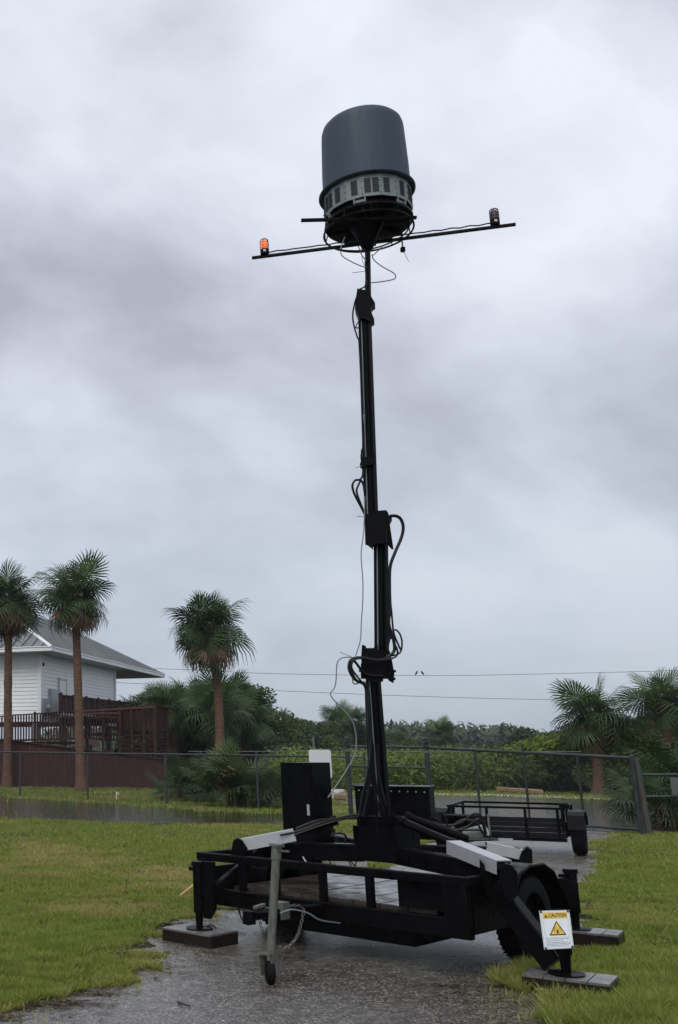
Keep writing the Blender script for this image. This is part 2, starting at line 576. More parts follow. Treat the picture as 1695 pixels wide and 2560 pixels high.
def water_mat(name, tint, scale, rip=0.4):
    m = bpy.data.materials.new(name)
    m.use_nodes = True
    t = m.node_tree
    b = t.nodes['Principled BSDF']
    b.inputs['Base Color'].default_value = (*tint, 1)
    b.inputs['Roughness'].default_value = 0.06
    b.inputs['IOR'].default_value = 1.33
    c = N(t, 'ShaderNodeTexCoord')
    mpp = N(t, 'ShaderNodeMapping')
    mpp.inputs['Scale'].default_value = (1, 1.6, 1)
    LK(t, c.outputs['Object'], mpp.inputs[0])
    n = N(t, 'ShaderNodeTexNoise', i_Scale=scale, i_Detail=3.0)
    LK(t, mpp.outputs[0], n.inputs['Vector'])
    bp = N(t, 'ShaderNodeBump', i_Strength=rip, i_Distance=0.04)
    LK(t, n.outputs[0], bp.inputs['Height'])
    LK(t, bp.outputs[0], b.inputs['Normal'])
    return m


GM = ground_mat()
g = MB()
g.add([(-900, -60, 0), (900, -60, 0), (900, 1400, 0), (-900, 1400, 0)], [(0, 1, 2, 3)])
struct('ground', g, GM)

DRIVE0 = [(-4.5, 1.0), (-3.4, 4.2), (-1.6, 6.0), (-0.45, 6.9), (0.1, 7.45), (0.45, 7.95), (0.52, 8.75), (0.85, 9.6), (1.5, 10.8), (2.9, 12.9),
          (4.6, 15.1), (6.6, 19.0), (7.4, 23.0), (8.2, 27.0), (12.4, 27.0), (11.2, 21.5), (10.5, 20.0), (9.2, 18.6), (7.75, 15.3),
          (6.2, 12.8), (5.2, 10.9), (4.15, 9.25), (3.42, 8.2), (3.18, 7.6), (2.92, 6.7), (2.6, 4.5), (2.5, 1.0)]
DRIVE = poly_noise(DRIVE0, 0.30, 0.08, 3.1, 2.2)
sheet('drive', DRIVE, 0.004, asphalt_mat())

POND0 = [(-9, 27), (-1.4, 25.4), (0.6, 24.0), (2.2, 23.3), (3.6, 23.2), (5.2, 23.6), (6.6, 25.0), (6.3, 26.6), (5.0, 27.3), (3.7, 28.0), (2.7, 29.6),
         (1.5, 32.0), (0.2, 33.4), (-2.2, 36.2), (-9, 38.5)]
POND = poly_noise(POND0, 0.55, 0.25, 8.2, 0.7)
WATER = water_mat('pond_water', (0.022, 0.020, 0.014), 7.0, 0.35)
sheet('pond', POND, 0.008, WATER)
FLOOD0 = [(8.3, 27.2), (9.3, 24.2), (10.2, 22.0), (10.9, 20.9), (13.0, 20.6), (19.5, 29.0), (19.6, 32.2), (17.3, 33.6), (15.2, 36.0), (12.8, 37.6), (10.2, 37.4), (8.6, 33.0)]
FLOOD = poly_noise(FLOOD0, 0.35, 0.3, 5.5, 0.8)
sheet('flood_water', FLOOD, 0.012, water_mat('flood_water', (0.06, 0.06, 0.056), 5.5, 1.0))
ROAD0 = [(7.6, 37.9), (12.6, 38.1), (15.3, 36.4), (17.6, 33.9), (21.5, 31.2), (24, 33), (18.6, 36.4), (15.6, 38.8), (12.8, 39.6), (7.6, 39.6)]
sheet('far_road', poly_noise(ROAD0, 0.12, 0.4, 2.0, 0.8), 0.006, CONCW)

# ------------------------------------------------------------------ the mast trailer
TO, TA, TB = Vector((2.09, 8.68, 0)), Vector((0.668, -0.744, 0)), Vector((0.744, 0.668, 0))
ZU = Vector((0, 0, 1))


def T(a, b, z=0.0):
    return TO + TA * a + TB * b + ZU * z


def a_at(u, b, z):                        # lateral trailer coordinate seen at photo column u
    lo, hi = -2.5, 2.5
    for _ in range(40):
        m = (lo + hi) / 2
        p = T(m, b, z)
        q = XP + F * p.x / (p.y * CP + (p.z - CH) * SP)
        lo, hi = (m, hi) if q < u else (lo, m)
    return lo


YM = 9.32
trailer = thing('mast_trailer', T(0, 1.0, 0), 'black mast trailer with grey radar dome raised on its folding mast', 'trailer')


def tp(mb, name, m=BLACK, parent=trailer, smooth=False, kind=None):
    return mb.build(name, m, parent, smooth=smooth, kind=kind)


def pxpoly(pts, y, thick, name, m=BLACK2, parent=trailer):
    """plate with an outline at distance y, given its own thickness along the sight line's plan direction"""
    poly = [W(u, v, y) for u, v in pts]
    c = sum(poly, Vector()) / len(poly)
    d = Vector((c.x, c.y, 0)).normalized() * thick
    mb = MB()
    mb.prism([p - d / 2 for p in poly], d)
    return tp(mb, name, m, parent)


def hose(pts, r, name='hose', m=HOSE, y=YM, k=6, parent=trailer, n=6):
    P = [W(p[0], p[1], y + (p[2] if len(p) > 2 else 0)) for p in pts]
    mb = MB()
    mb.tube(smooth_path(P, k), r, n)
    return tp(mb, name, m, parent, smooth=True)


# chassis, rails and deck
tp(MB().beam(T(-1.27, 0, .668), T(1.27, 0, .668), .06, .066, bev=.008), 'front_rail')
tp(MB().beam(T(-1.25, 0, .345), T(1.25, 0, .345), .07, .135, bev=.008), 'front_beam')
for s in (-1, 1):
    tp(MB().beam(T(s * 1.24, .035, .672), T(s * 1.24, .74, .672), .06, .058, bev=.008), 'side_rail')
    tp(MB().beam(T(s * .98, .04, .335), T(s * .98, 1.92, .335), .06, .12, bev=.008), 'chassis_beam')
for b in (.75, 1.4, 1.86):
    tp(MB().beam(T(-.94, b, .30), T(.94, b, .30), .05, .10), 'cross_member')
for u in (607, 690, 808, 926):
    a = a_at(u, 0, .53)
    tp(MB().beam(T(a, 0, .40), T(a, 0, .645), .055, .05, TA), 'rail_post')
for s, w in ((-1, .12), (1, .19)):
    tp(MB().obox(T(s * (1.25 - w / 2), -.002, .47), TA * (w / 2), TB * .035, ZU * .178, .006), 'corner_post')
tp(MB().obox(T(1.245, .36, .485), TA * .012, TB * .32, ZU * .175), 'side_panel')
tp(MB().obox(T(-1.245, .40, .44), TA * .012, TB * .30, ZU * .13), 'side_panel')
w = 1.9 / 8
for i in range(8):
    a = -.95 + w * (i + .5)
    dz = rnd.uniform(-.002, .002)
    tp(MB().obox(T(a, 1.0, .422 + dz), TA * (w / 2 - .006), TB * .92, ZU * .016), 'deck_plank', WETWOOD)
tp(MB().beam(T(-1.02, 1.05, .31), T(1.02, 1.05, .31), .065, .065, bev=.008), 'axle')
tp(MB().obox(T(0, .95, .225), TA * .70, TB * .78, ZU * .085, .01), 'underdeck_blocker')  # added box, blocks the bright sky reflection below the deck
for s in (-1, 1):
    tp(MB().beam(T(s * .82, .15, .27), T(s * .82, 1.85, .27), .06, .12), 'chassis_beam')
    tp(MB().beam(T(s * .98, .62, .255), T(s * .98, 1.5, .255), .05, .035), 'leaf_spring')
# open tray at the front right corner
tr = MB()
for (a0, a1, b0, b1) in ((.66, 1.14, .045, .06), (.66, 1.14, .44, .455), (.66, .675, .0605, .4395), (1.125, 1.14, .0605, .4395)):
    tr.obox(T((a0 + a1) / 2, (b0 + b1) / 2, .535), TA * ((a1 - a0) / 2), TB * ((b1 - b0) / 2), ZU * .095)
tray = tp(tr, 'battery_tray')
tp(MB().obox(T(.9, .25, .50), TA * .20, TB * .16, ZU * .06), 'battery', RUBBER, tray)
# tongue, coupler, jack and chain
tp(MB().beam(T(0, -.72, .375), T(0, .30, .345), .085, .085, bev=.008), 'tongue')
cp_ = tp(MB().beam(T(0, -.90, .395), T(0, -.70, .385), .075, .06, bev=.012), 'coupler')
tp(MB().cyl(T(0, -.93, .43), T(0, -.93, .34), .045, .05, 14), 'ball_socket', BLACK, cp_, smooth=True)
tp(MB().beam(T(0, -.86, .445), T(0, -.74, .455), .03, .02), 'latch', GALV, cp_)
tp(MB().beam(T(-.05, -.56, .40), T(.06, -.55, .40), .10, .12), 'jack_bracket', GALV)
jb, jt = G(672, 2462, 0), W(690, 2148, 7.65)
jb = Vector((jb.x, jb.y, 0))
up = (jt - jb).normalized()
jack = tp(MB().cyl(jb + up * .20, jb + up * .86, .030, .030, 16), 'tongue_jack', GALV, smooth=True)
tp(MB().cyl(jb + up * .84, jb + up * .935, .036, .036, 16), 'jack_head', GALV, jack, smooth=True)
tp(MB().beam(jb + up * .928, jb + up * .945, .085, .075, TA), 'jack_cap', GALV, jack)
tp(MB().beam(jb + up * .90 + TA * .02, jb + up * .90 + TA * .11, .012, .012), 'crank_stub', GALV, jack)
wd = (TA * .5 + TB * .5).normalized()
tp(MB().lathe([(0, -.032), (.055, -.032), (.072, -.022), (.076, 0), (.072, .022), (.055, .032), (0, .032)], jb + ZU * .076 + TB * .02, wd, 24), 'caster_wheel', RUBBER, jack, smooth=True)
fk = MB()
for s in (-1, 1):
    fk.prism([jb + wd * s * .040 + TB * .05 + ZU * .07, jb + wd * s * .040 - TB * .02 + ZU * .06, jb + wd * s * .040 - TB * .045 + ZU * .20, jb + wd * s * .040 + TB * .045 + ZU * .20], wd * .006)
fk.obox(jb + ZU * .205, wd * .048, TB.cross(ZU).cross(ZU) * .001 + TB * .045, ZU * .008)
tp(fk, 'caster_fork', GALV, jack)
cpts = smooth_path([T(.02, -.66, .45), T(-.06, -.72, .36), T(-.03, -.70, .22), T(.03, -.58, .135), T(.06, -.45, .19), T(.06, -.36, .31), T(.05, -.33, .40), T(.03, -.45, .425), T(.0, -.60, .43)], 40)
ch = MB()
acc, last, k = 0, cpts[0], 0
for p in cpts[1:]:
    acc += (p - last).length
    d = (p - last).normalized()
    last = p
    if acc > .026:
        acc = 0
        ref = ZU if abs(d.z) < .9 else TA
        s1 = d.cross(ref).normalized()
        nn = s1 if k % 2 else d.cross(s1)
        ch.torus(p, nn, .0105, .0035, 10, 4, 1.65, d)
        k += 1
tp(ch, 'safety_chain', CHAIN, smooth=True)
hose([(700, 2283, 0), (730, 2274, 0), (770, 2283, .1), (800, 2300, .2), (850, 2308, .5)], .006, 'breakaway_cable', GREYCABLE, 7.9)

# wheels and fenders
for s in (-1, 1):
    wc = T(s * 1.14, 1.05, .315)
    tyre = tp(MB().lathe([(.19, -.095), (.27, -.105), (.305, -.085), (.317, -.05), (.317, .05), (.305, .085), (.27, .105), (.19, .095)], wc, TA, 40), 'tyre', RUBBER, smooth=True)
    gr = MB()
    for k in range(44):
        an = 2 * math.pi * k / 44
        dr = TB * math.cos(an) + ZU * math.sin(an)
        tn = TB * -math.sin(an) + ZU * math.cos(an)
        for sd in (-1, 1):
            gr.obox(wc + dr * .318 + TA * sd * .045, TA * .036, (tn + TA * sd * .45).normalized() * .011, dr * .006)
    tp(gr, 'tread_block', RUBBER, tyre)
    tp(MB().lathe([(0, s * .03), (.06, s * .045), (.09, s * .02), (.16, s * .03), (.185, s * .075), (.19, s * .085)], wc, TA, 28), 'rim', BLACK, tyre, smooth=True)
    fe = MB()
    prof = [(-.44, .34), (-.40, .52), (-.27, .66), (-.10, .705), (.14, .705), (.31, .64), (.46, .47), (.54, .34)]
    for (b0, z0), (b1, z1) in zip(prof[:-1], prof[1:]):
        p, q = T(s * 1.14, 1.05 + b0, z0), T(s * 1.14, 1.05 + b1, z1)
        d, sd, u = frame(q - p)
        fe.obox((p + q) / 2, TA * .125, u * .004, (q - p) / 2 * 1.01)
    tp(fe, 'fender', BLACK)
    tp(MB().tube([T(s * 1.27, 1.05 + b0, z0 + .006) for b0, z0 in prof], .012, 6), 'fender_lip', BLACK, smooth=True)
    tp(MB().beam(T(s * .98, 1.05, .315), T(s * 1.04, 1.05, .315), .06, .06), 'axle_stub', BLACK)
for (u, v, y) in ((1205, 2288, 8.22), (1226, 2274, 8.5)):
    c = W(u, v, y)
    d, sd, u2 = frame(Vector((-c.x, -c.y, 0)))
    lt = tp(MB().obox(c, sd * .017, u2 * .034, d * .012, .006), 'marker_light', REDLENS)
for (u, v, y, r) in ((1232, 2284, 8.45, .014), (1224, 2304, 8.3, .016)):
    c = W(u, v, y)
    tp(MB().lathe([(0, .012), (r * .7, .008), (r, 0), (r, -.02)], c, (-.3, -.95, 0), 12), 'connector_cap', WHITEP, smooth=True)

# mast foot, arms, outriggers
tp(MB().obox(T(0, 1.03, .80), TA * .21, TB * .20, ZU * .145, .01), 'mast_foot')
tp(MB().obox(T(0, 1.03, .985), TA * .15, TB * .15, ZU * .04, .01), 'mast_collar')
for s in (-1, 1):
    tp(MB().beam(T(s * .165, .88, .66), T(s * .165, .88, 1.06), .015, .05), 'foot_rib')
piv = {'l': T(-.93, .38, .715), 'nr': T(1.32, .34, .70), 'fr': T(.90, 1.60, .715), 'fl': T(-1.25, 1.85, .715)}
for k, p in piv.items():
    st = T(0, 1.03, .715)
    dd = (p - st)
    dd.z = 0
    dd.normalize()
    tp(MB().beam(st + dd * .20, p, .13, .145, bev=.01), 'outrigger_arm')

PADS = {'l': T(-1.05, -.27, 0), 'nr': T(1.80, .19, 0), 'fr': T(1.09, 2.11, 0), 'fl': T(-1.62, 2.30, 0)}
PT = .11


def cover(p, q, w, h, name='cylinder_cover', m=ALU):
    p, q = Vector(p), Vector(q)
    d, s, u = frame(q - p)
    c = MB()
    c.obox((p + q) / 2 + u * h / 2, s * w / 2, u * .004, (q - p) / 2)
    for sg in (-1, 1):
        c.obox((p + q) / 2 + s * sg * (w / 2 - .002), s * .002, u * (h / 2 - .004), (q - p) / 2)
    o = tp(c, name, m)
    tp(MB().obox(p + (q - p).normalized() * .012 - s * (w / 2 + .003), s * .003, u * h * .45, d * .018), 'cover_clip', ALU, o)
    return o


def ram(p, q):
    p, q = Vector(p), Vector(q)
    o = tp(MB().cyl(p, q, .034, .034, 14), 'hydraulic_cylinder', BLACK, smooth=True)
    d = (q - p).normalized()
    tp(MB().cyl(p - d * .004, p + d * .05, .042, .042, 14), 'gland', BLACK, o, smooth=True)
    return o


# left
ram(W(842, 2050, 9.38), W(742, 2080, 9.45))
cover(W(736, 2088, 9.36), W(604, 2113, 9.46), .12, .10)
pxpoly([(578, 2128), (583, 2100), (594, 2094), (606, 2099), (624, 2118), (640, 2112), (664, 2097), (676, 2103), (700, 2116), (700, 2138), (640, 2165), (610, 2150)], 9.60, .10, 'outrigger_head')
tp(MB().beam(W(662, 2118, 9.5), W(532, 2228, 9.42), .09, .075, bev=.008), 'outrigger_leg')
pxpoly([(577, 2132), (583, 2101), (594, 2094), (605, 2099), (619, 2120), (612, 2136), (588, 2142)], 9.40, .10, 'cylinder_lug', BLACK)
# near right
ram(W(1002, 2052, 8.95), W(1128, 2108, 8.50))
cover(W(1134, 2119, 8.40), W(1260, 2170, 7.74), .12, .10)
pxpoly([(1236, 2200), (1252, 2166), (1262, 2156), (1280, 2162), (1292, 2176), (1294, 2232), (1286, 2250), (1262, 2270), (1225, 2246), (1200, 2205), (1199, 2148), (1214, 2165), (1230, 2186)], 7.92, .10, 'outrigger_head')
tp(MB().beam(W(1236, 2215, 7.86), W(1386, 2408, 7.58), .12, .15, bev=.01), 'outrigger_leg')
pxpoly([(1248, 2206), (1254, 2168), (1263, 2157), (1280, 2162), (1291, 2178), (1293, 2236), (1274, 2258)], 7.68, .10, 'cylinder_lug', BLACK)
# far right
ram(W(1012, 2040, 9.25), W(1170, 2098, 9.15))
cover(W(1214, 2118, 9.12), W(1308, 2138, 9.05), .12, .085)
pxpoly([(1296, 2150), (1304, 2126), (1318, 2116), (1330, 2124), (1332, 2172), (1322, 2184), (1290, 2178)], 9.05, .16, 'outrigger_head')
tp(MB().beam(W(1318, 2180, 9.05), W(1355, 2250, 9.12), .10, .12, bev=.008), 'outrigger_leg')
tp(MB().beam(W(1340, 2254, 9.12), W(1400, 2258, 9.26), .09, .15, bev=.008), 'outrigger_foot_beam')
# far left, mostly hidden
tp(MB().beam(piv['fl'], PADS['fl'] + ZU * .35, .09, .085, bev=.008), 'outrigger_leg')


def stand(pad, top, r, plate=None):
    p = PADS[pad]
    o = tp(MB().cyl(p + ZU * .24, p + ZU * top, r, r, 18), 'jack_stand', BLACK, smooth=True)
    tp(MB().cyl(p + ZU * (PT + .012), p + ZU * .26, r * .62, r * .78, 16), 'jack_ram', BLACK, o, smooth=True)
    tp(MB().lathe([(0, 0), (.115, 0), (.115, .008), (.05, .014), (0, .014)], p + ZU * (PT + .002), (0, 0, 1), 24), 'foot_plate', BLACK, o, smooth=True)
    tp(MB().cyl(p + ZU * top, p + ZU * (top + .035), r * 1.25, r * 1.2, 18), 'jack_top', BLACK, o, smooth=True)
    tp(MB().cyl(p + ZU * (top - .03) - TA * (r + .05), p + ZU * (top - .03) - TA * r * .5, .016, .02, 10), 'jack_pin', BLACK, o, smooth=True)
    return o


stand('l', .62, .046)
pl = PADS['l']
tp(MB().prism([pl + TA * .045 + ZU * .66, pl + TA * .17 + ZU * .66, pl + TA * .17 + ZU * .28, pl + TA * .11 + ZU * .20, pl + TA * .045 + ZU * .20], TB * .03), 'jack_gusset')
stand('nr', .30, .05)
stand('fr', .56, .05)
pf = PADS['fr']
pxpoly([(1386, 2197), (1404, 2194), (1445, 2206), (1449, 2277), (1390, 2270)], pf.y - .07, .07, 'jack_gusset', BLACK)
stand('fl', .45, .046)

# cabinets on the trailer
ca = MB()
cc = W(762, 2000, 10.3)
cz0, cz1 = .60, W(762, 1906, 10.3).z
ccx = Vector((cc.x + .02, 10.3, (cz0 + cz1) / 2))
ca.obox(ccx, TA * .185, TB * .155, ZU * ((cz1 - cz0) / 2), .008)
cab = tp(ca, 'equipment_cabinet')
tp(MB().obox(ccx - TB * .159 + ZU * .01, TA * .168, TB * .004, ZU * ((cz1 - cz0) / 2 - .05)), 'cabinet_door', BLACK, cab)
tp(MB().obox(ccx - TB * .168 + TA * .13, TA * .012, TB * .006, ZU * .05), 'door_latch', SILVER, cab)
pa = W(801, 1910, 10.62)
pd, ps, pu = frame(Vector((.30, .95, 0)))
ant = tp(MB().obox(pa, ps * .108, pu * .14, pd * .018, .015), 'panel_antenna', WHITEP)
tp(MB().cyl(pa + pd * .05 - ps * .06 - pu * .25, pa + pd * .05 - ps * .06 + pu * .27, .012, .012, 8), 'antenna_pole', GALV, ant, smooth=True)
tp(MB().obox(pa - pd * .03 - pu * .03 + ps * .02, ps * .016, pu * .03, pd * .012), 'antenna_clamp', BLACK, ant)
hose([(812, 1940, .3), (815, 1990, .3), (823, 2020, .3), (818, 2035, .2), (822, 2070, .2)], .007, 'antenna_lead', GREYCABLE, 10.2)
be = Vector((.93, -.37, 0))
bn = Vector((.37, .93, 0))
bl, br_ = W(886, 1967, 9.95), W(1072, 1972, 9.65)
bw = (br_ - bl)
bw.z = 0
be = bw.normalized()
bn = Vector((-be.y, be.x, 0))
bz1 = (bl.z + br_.z) / 2
bc = (bl + br_) / 2
bxm = tp(MB().obox(Vector((bc.x, bc.y, (bz1 + .80) / 2)) + bn * .17, be * (bw.length / 2), bn * .17, ZU * ((bz1 - .80) / 2), .006), 'generator_box')
tp(MB().obox(Vector((bc.x, bc.y, bz1 + .008)) + bn * .168, be * (bw.length / 2 + .012), bn * .182, ZU * .007, .004), 'box_lid', BLACK, bxm)
for i in range(9):
    tp(MB().cyl(bl.lerp(br_, .06 + i * .11) - bn * .006 - ZU * .03, bl.lerp(br_, .06 + i * .11) + bn * .002 - ZU * .03, .006, .006, 8), 'rivet', SILVER, bxm)

# hydraulic power pack and hoses
hp = tp(MB().obox(W(1150, 2062, 10.0), TA * .13, TB * .12, ZU * .09, .012), 'power_pack', RUBBER)
tp(MB().lathe([(0, .14), (.045, .135), (.062, .11), (.062, -.06), (.045, -.08), (0, -.082)], W(1182, 2086, 9.8), TA * .9 + ZU * .25, 20), 'hydraulic_tank', mat('tank_green_grey', (0.36, 0.40, 0.37), 0.3, var=.2), hp, smooth=True)
tp(MB().obox(W(1150, 2048, 9.9), TA * .10, TB * .05, ZU * .022, .01), 'pump_top', BLACK, hp)
for (u, v) in ((1113, 2068), (1120, 2072), (1128, 2070), (1202, 2070), (1206, 2088)):
    tp(MB().obox(W(u, v, 9.8), TA * .022, TB * .02, ZU * .026, .006), 'valve_block', mat('valve_metal', (0.24, 0.24, 0.235), 0.35, metal=.6, var=.4, vscale=30), hp)
for pts in ([(1000, 2030), (1050, 2036), (1100, 2062), (1150, 2058), (1185, 2034), (1205, 2045), (1216, 2085)],
            [(1002, 2036), (1060, 2048), (1110, 2078), (1165, 2068), (1195, 2048), (1210, 2070), (1212, 2095)],
            [(1005, 2040), (1045, 2060), (1085, 2078), (1130, 2088)],
            [(995, 2030), (1035, 2029), (1085, 2045), (1105, 2060)],
            [(1100, 2030), (1112, 2042), (1118, 2062), (1135, 2074), (1200, 2074)],
            [(1020, 2046), (1070, 2070), (1125, 2096), (1180, 2100), (1235, 2098)],
            [(1140, 2058), (1160, 2050), (1190, 2056), (1206, 2080), (1225, 2096)],
            [(1120, 2096), (1160, 2110), (1188, 2128)],
            [(1000, 2060), (1050, 2076), (1110, 2104), (1150, 2130)]):
    hose([(u, v, .45 - (u - 1000) / 1000) for u, v in pts], .011, 'hose', HOSE, 9.4)
for pts in ([(905, 2035), (860, 2042), (800, 2058), (745, 2078), (700, 2088)],
            [(900, 2040), (850, 2050), (790, 2068), (735, 2088)],
            [(890, 2046), (845, 2047), (790, 2052), (740, 2072)],
            [(826, 2072), (836, 2076), (830, 2092)], [(828, 2086), (850, 2083), (864, 2090), (862, 2108)]):
    hose(pts, .010, 'hose', HOSE, 9.3)
hose([(757, 2142), (766, 2156), (773, 2158), (762, 2168)], .006, 'wire_end', WHITEP, 9.3)
for pts in ([(822, 2140), (824, 2150), (826, 2160)], [(872, 2146), (884, 2162), (890, 2168)], [(868, 2146), (878, 2164), (886, 2172), (892, 2146)]):
    hose(pts, .006, 'hose', HOSE, 9.5)
hose([(596, 2270), (604, 2296), (620, 2312), (640, 2300), (648, 2292)], .007, 'hanging_cable', HOSE, 9.6)
hose([(648, 2150), (655, 2155), (655, 2168)], .010, 'hose', HOSE, 9.7)
# coil spring at the left
sp_ = [W(668, 2150, 9.75) + Vector((math.cos(t * .9) * .001 + t * .0016, math.sin(t * .9) * .02, math.cos(t * .9) * .022 - .02)) for t in range(70)]
tp(MB().tube(sp_, .006, 5), 'coil_spring', GALV, smooth=True)

# mast sections
SECT = [((961, 2100), (927, 1640), .092, 'mast_section'), ((953, 1655), (950, 1284), .090, 'mast_section'),
        ((929, 1362), (908.5, 745), .086, 'mast_section'), ((921.5, 800), (919, 618), .044, 'mast_section')]
secs = []
for i, (b0, t0, w, nm) in enumerate(SECT):
    off = (0, .02, .0, .0)[i]
    p, q = W(*b0, YM + off), W(*t0, YM + off)
    o = tp(MB().beam(p, q, w, w, TB, bev=.006), nm, BLACK2)
    secs.append((o, p, q, w))
    d = (q - p).normalized()
    if i < 3:
        tp(MB().beam(p + TA * (w / 2 + .012) + d * .05, q + TA * (w / 2 + .012) - d * .08, .02, .05, TB), 'mast_rail', BLACK2, o)
        tp(MB().cyl(p - TB * (w / 2 + .008) + d * .06, q - TB * (w / 2 + .008) - d * .10, .006, .006, 6), 'conduit', GREYCABLE, o)
tp(MB().beam(W(918, 1040, YM) - TB * .05, W(917, 1062, YM) - TB * .05, .012, .03, TB), 'tape_patch', SILVER, secs[2][0])
# lower knuckle
pxpoly([(905, 1680), (903, 1646), (905, 1614), (914, 1616), (916, 1622), (935, 1622), (936, 1612), (944, 1612), (944, 1626), (975, 1630), (975, 1696), (902, 1696)], YM - .01, .16, 'knuckle_plate')
pxpoly([(966, 1640), (980, 1650), (986, 1684), (984, 1708), (972, 1702), (966, 1690)], YM - .08, .03, 'knuckle_flange', BLACK)
pxpoly([(902, 1660), (960, 1662), (958, 1702), (946, 1708), (920, 1700), (902, 1690)], YM - .06, .12, 'knuckle_plate')
for (u, v) in ((984, 1678), (983, 1697), (903, 1677)):
    tp(MB().cyl(W(u - 5, v, YM - .09), W(u + 5, v, YM - .09), .012, .012, 8), 'pivot_bolt', BLACK2)
# middle knuckle
pxpoly([(917, 1290), (940, 1282), (965, 1280), (970, 1285), (972, 1292), (980, 1298), (974, 1308), (966, 1310), (966, 1362), (932, 1364), (933, 1371), (914, 1356), (913, 1334), (916, 1310)], YM - .02, .17, 'knuckle_plate')
pxpoly([(967, 1308), (974, 1306), (984, 1374), (978, 1372), (969, 1362)], YM - .10, .02, 'knuckle_flange', BLACK)
# upper knuckle
pxpoly([(894, 728), (899, 731), (912, 732), (925, 735), (927, 746), (938, 765), (930, 771), (928, 786), (936, 805), (926, 812), (918, 806), (898, 802), (888, 778), (891, 748)], YM - .02, .15, 'knuckle_plate')
pxpoly([(900, 1165), (906, 1146), (930, 1148), (936, 1135), (937, 1162), (925, 1166), (908, 1172)], YM - .03, .13, 'mast_clamp')

# cables up the mast
hose([(957, 1690), (915, 1686), (888, 1655), (876, 1650), (872, 1672), (886, 1698), (912, 1715), (916, 1760), (919, 1850), (922, 1900), (915, 1960), (905, 2000), (898, 2040)], .012, 'cable', HOSE, YM - .13)
hose([(978, 1645), (940, 1650), (905, 1644), (880, 1648), (874, 1668), (890, 1700), (918, 1720), (922, 1800), (926, 1900), (922, 1965), (915, 2005), (908, 2040)], .014, 'cable', HOSE, YM - .16)
hose([(990, 1615), (994, 1632), (985, 1644), (950, 1652), (905, 1646), (884, 1652), (880, 1672), (905, 1706), (922, 1730), (928, 1860), (918, 1940), (902, 2000)], .009, 'cable', HOSE, YM - .19)
hose([(975, 1290), (990, 1290), (1002, 1298), (1008, 1318), (1003, 1345), (986, 1385), (975, 1420), (974, 1480), (975, 1520), (972, 1560), (984, 1600), (985, 1628), (966, 1644)], .015, 'cable', HOSE, YM - .08)
hose([(975, 1430), (976, 1500), (979, 1530), (984, 1580), (996, 1612), (1002, 1625)], .009, 'cable', HOSE, YM - .07)
hose([(976, 1598), (980, 1580), (990, 1575), (1000, 1586), (1005, 1606), (1002, 1628), (990, 1637), (960, 1642)], .008, 'cable', HOSE, YM - .07)
hose([(971, 1570), (974, 1590), (970, 1612), (966, 1640)], .012, 'cable', HOSE, YM - .07)
hose([(914, 1290), (900, 1262), (886, 1235), (881, 1214), (888, 1201), (900, 1199), (907, 1188), (908, 1172)], .011, 'cable', HOSE, YM - .06)
hose([(916, 1292), (906, 1270), (892, 1232), (895, 1215), (903, 1202), (909, 1215), (911, 1230)], .010, 'cable', HOSE, YM - .05)
hose([(910, 1170), (905, 1150), (904, 1128), (908, 1100), (903, 950), (899, 880), (897, 850), (893, 842), (884, 810), (882, 785), (887, 757), (892, 742), (896, 726), (912, 716), (917, 700)], .008, 'cable', HOSE, YM - .06)
hose([(906, 1168), (903, 1140), (907, 1115), (905, 1000), (900, 900)], .008, 'cable', HOSE, YM - .07)
hose([(897, 802), (890, 815), (891, 820), (898, 819)], .006, 'cable', HOSE, YM - .05)
hose([(920, 735), (914, 722), (915, 690), (913, 660), (916, 630)], .007, 'cable', HOSE, YM - .05)
hose([(912, 1240), (911, 1290), (909, 1330), (903, 1380), (904, 1410), (907, 1450), (907, 1500), (903, 1560), (901, 1600), (889, 1640)], .005, 'data_cable', GREYCABLE, YM - .10)
hose([(895, 1646), (875, 1643), (855, 1645), (843, 1658), (840, 1700), (836, 1720), (826, 1735), (840, 1756), (868, 1784), (882, 1805), (890, 1838), (890, 1868), (885, 1892), (860, 1935), (838, 1968), (820, 1994)], .0055, 'data_cable', GREYCABLE, YM - .16)
hose([(882, 1682), (882, 1704), (888, 1710), (905, 1704), (915, 1706)], .006, 'data_cable', GREYCABLE, YM - .14)
for a, b in (((850, 1630), (878, 1642)), ((892, 1291), (911, 1291)), ((889, 1170), (905, 1164)), ((1100 - 219, 694 - 12), (914, 678))):
    hose([a, b], .003, 'cable_tie_tail', GREYCABLE, YM - .12)
# foot uprights
for u in (942, 969):
    hose([(u, 2012), (u + 1, 2095)], .010, 'foot_rod', BLACK, YM - .22)
# tail bundle over the foot
for u0, u1 in ((938, 962), (948, 972), (930, 952)):
    hose([(u0 - 6, 1860), (u0, 1950), (u1, 2040)], .011, 'cable', HOSE, YM - .12)

# radome head
RC = W(921, 545, YM)
rx, ry = RC.x, RC.y
Z0 = 6.70                                     # underside plate level
rad = tp(MB().lathe([(.452, .345), (.452, .365), (.424, .372), (.420, .60), (.410, .85), (.404, 1.00), (.400, 1.04), (.388, 1.08), (.362, 1.108), (.30, 1.128), (.2, 1.142), (.10, 1.15), (0, 1.152)], (rx, ry, Z0), (0, 0, 1), 96), 'radome', RADOME, smooth=True)
tp(MB().lathe([(.40, .318), (.455, .320), (.468, .332), (.468, .342), (.455, .347), (.40, .349)], (rx, ry, Z0), (0, 0, 1), 96), 'radome_flange', RADOME, rad, smooth=True)
NS = 16
bandr, bz0, bz1_ = .425, .085, .318
band = MB()
band.lathe([(bandr - .01, bz0), (bandr, bz0 + .003), (bandr, bz1_), (bandr - .01, bz1_)], (rx, ry, Z0), (0, 0, 1), NS)
band_o = tp(band, 'louvre_band', LOUVRE)
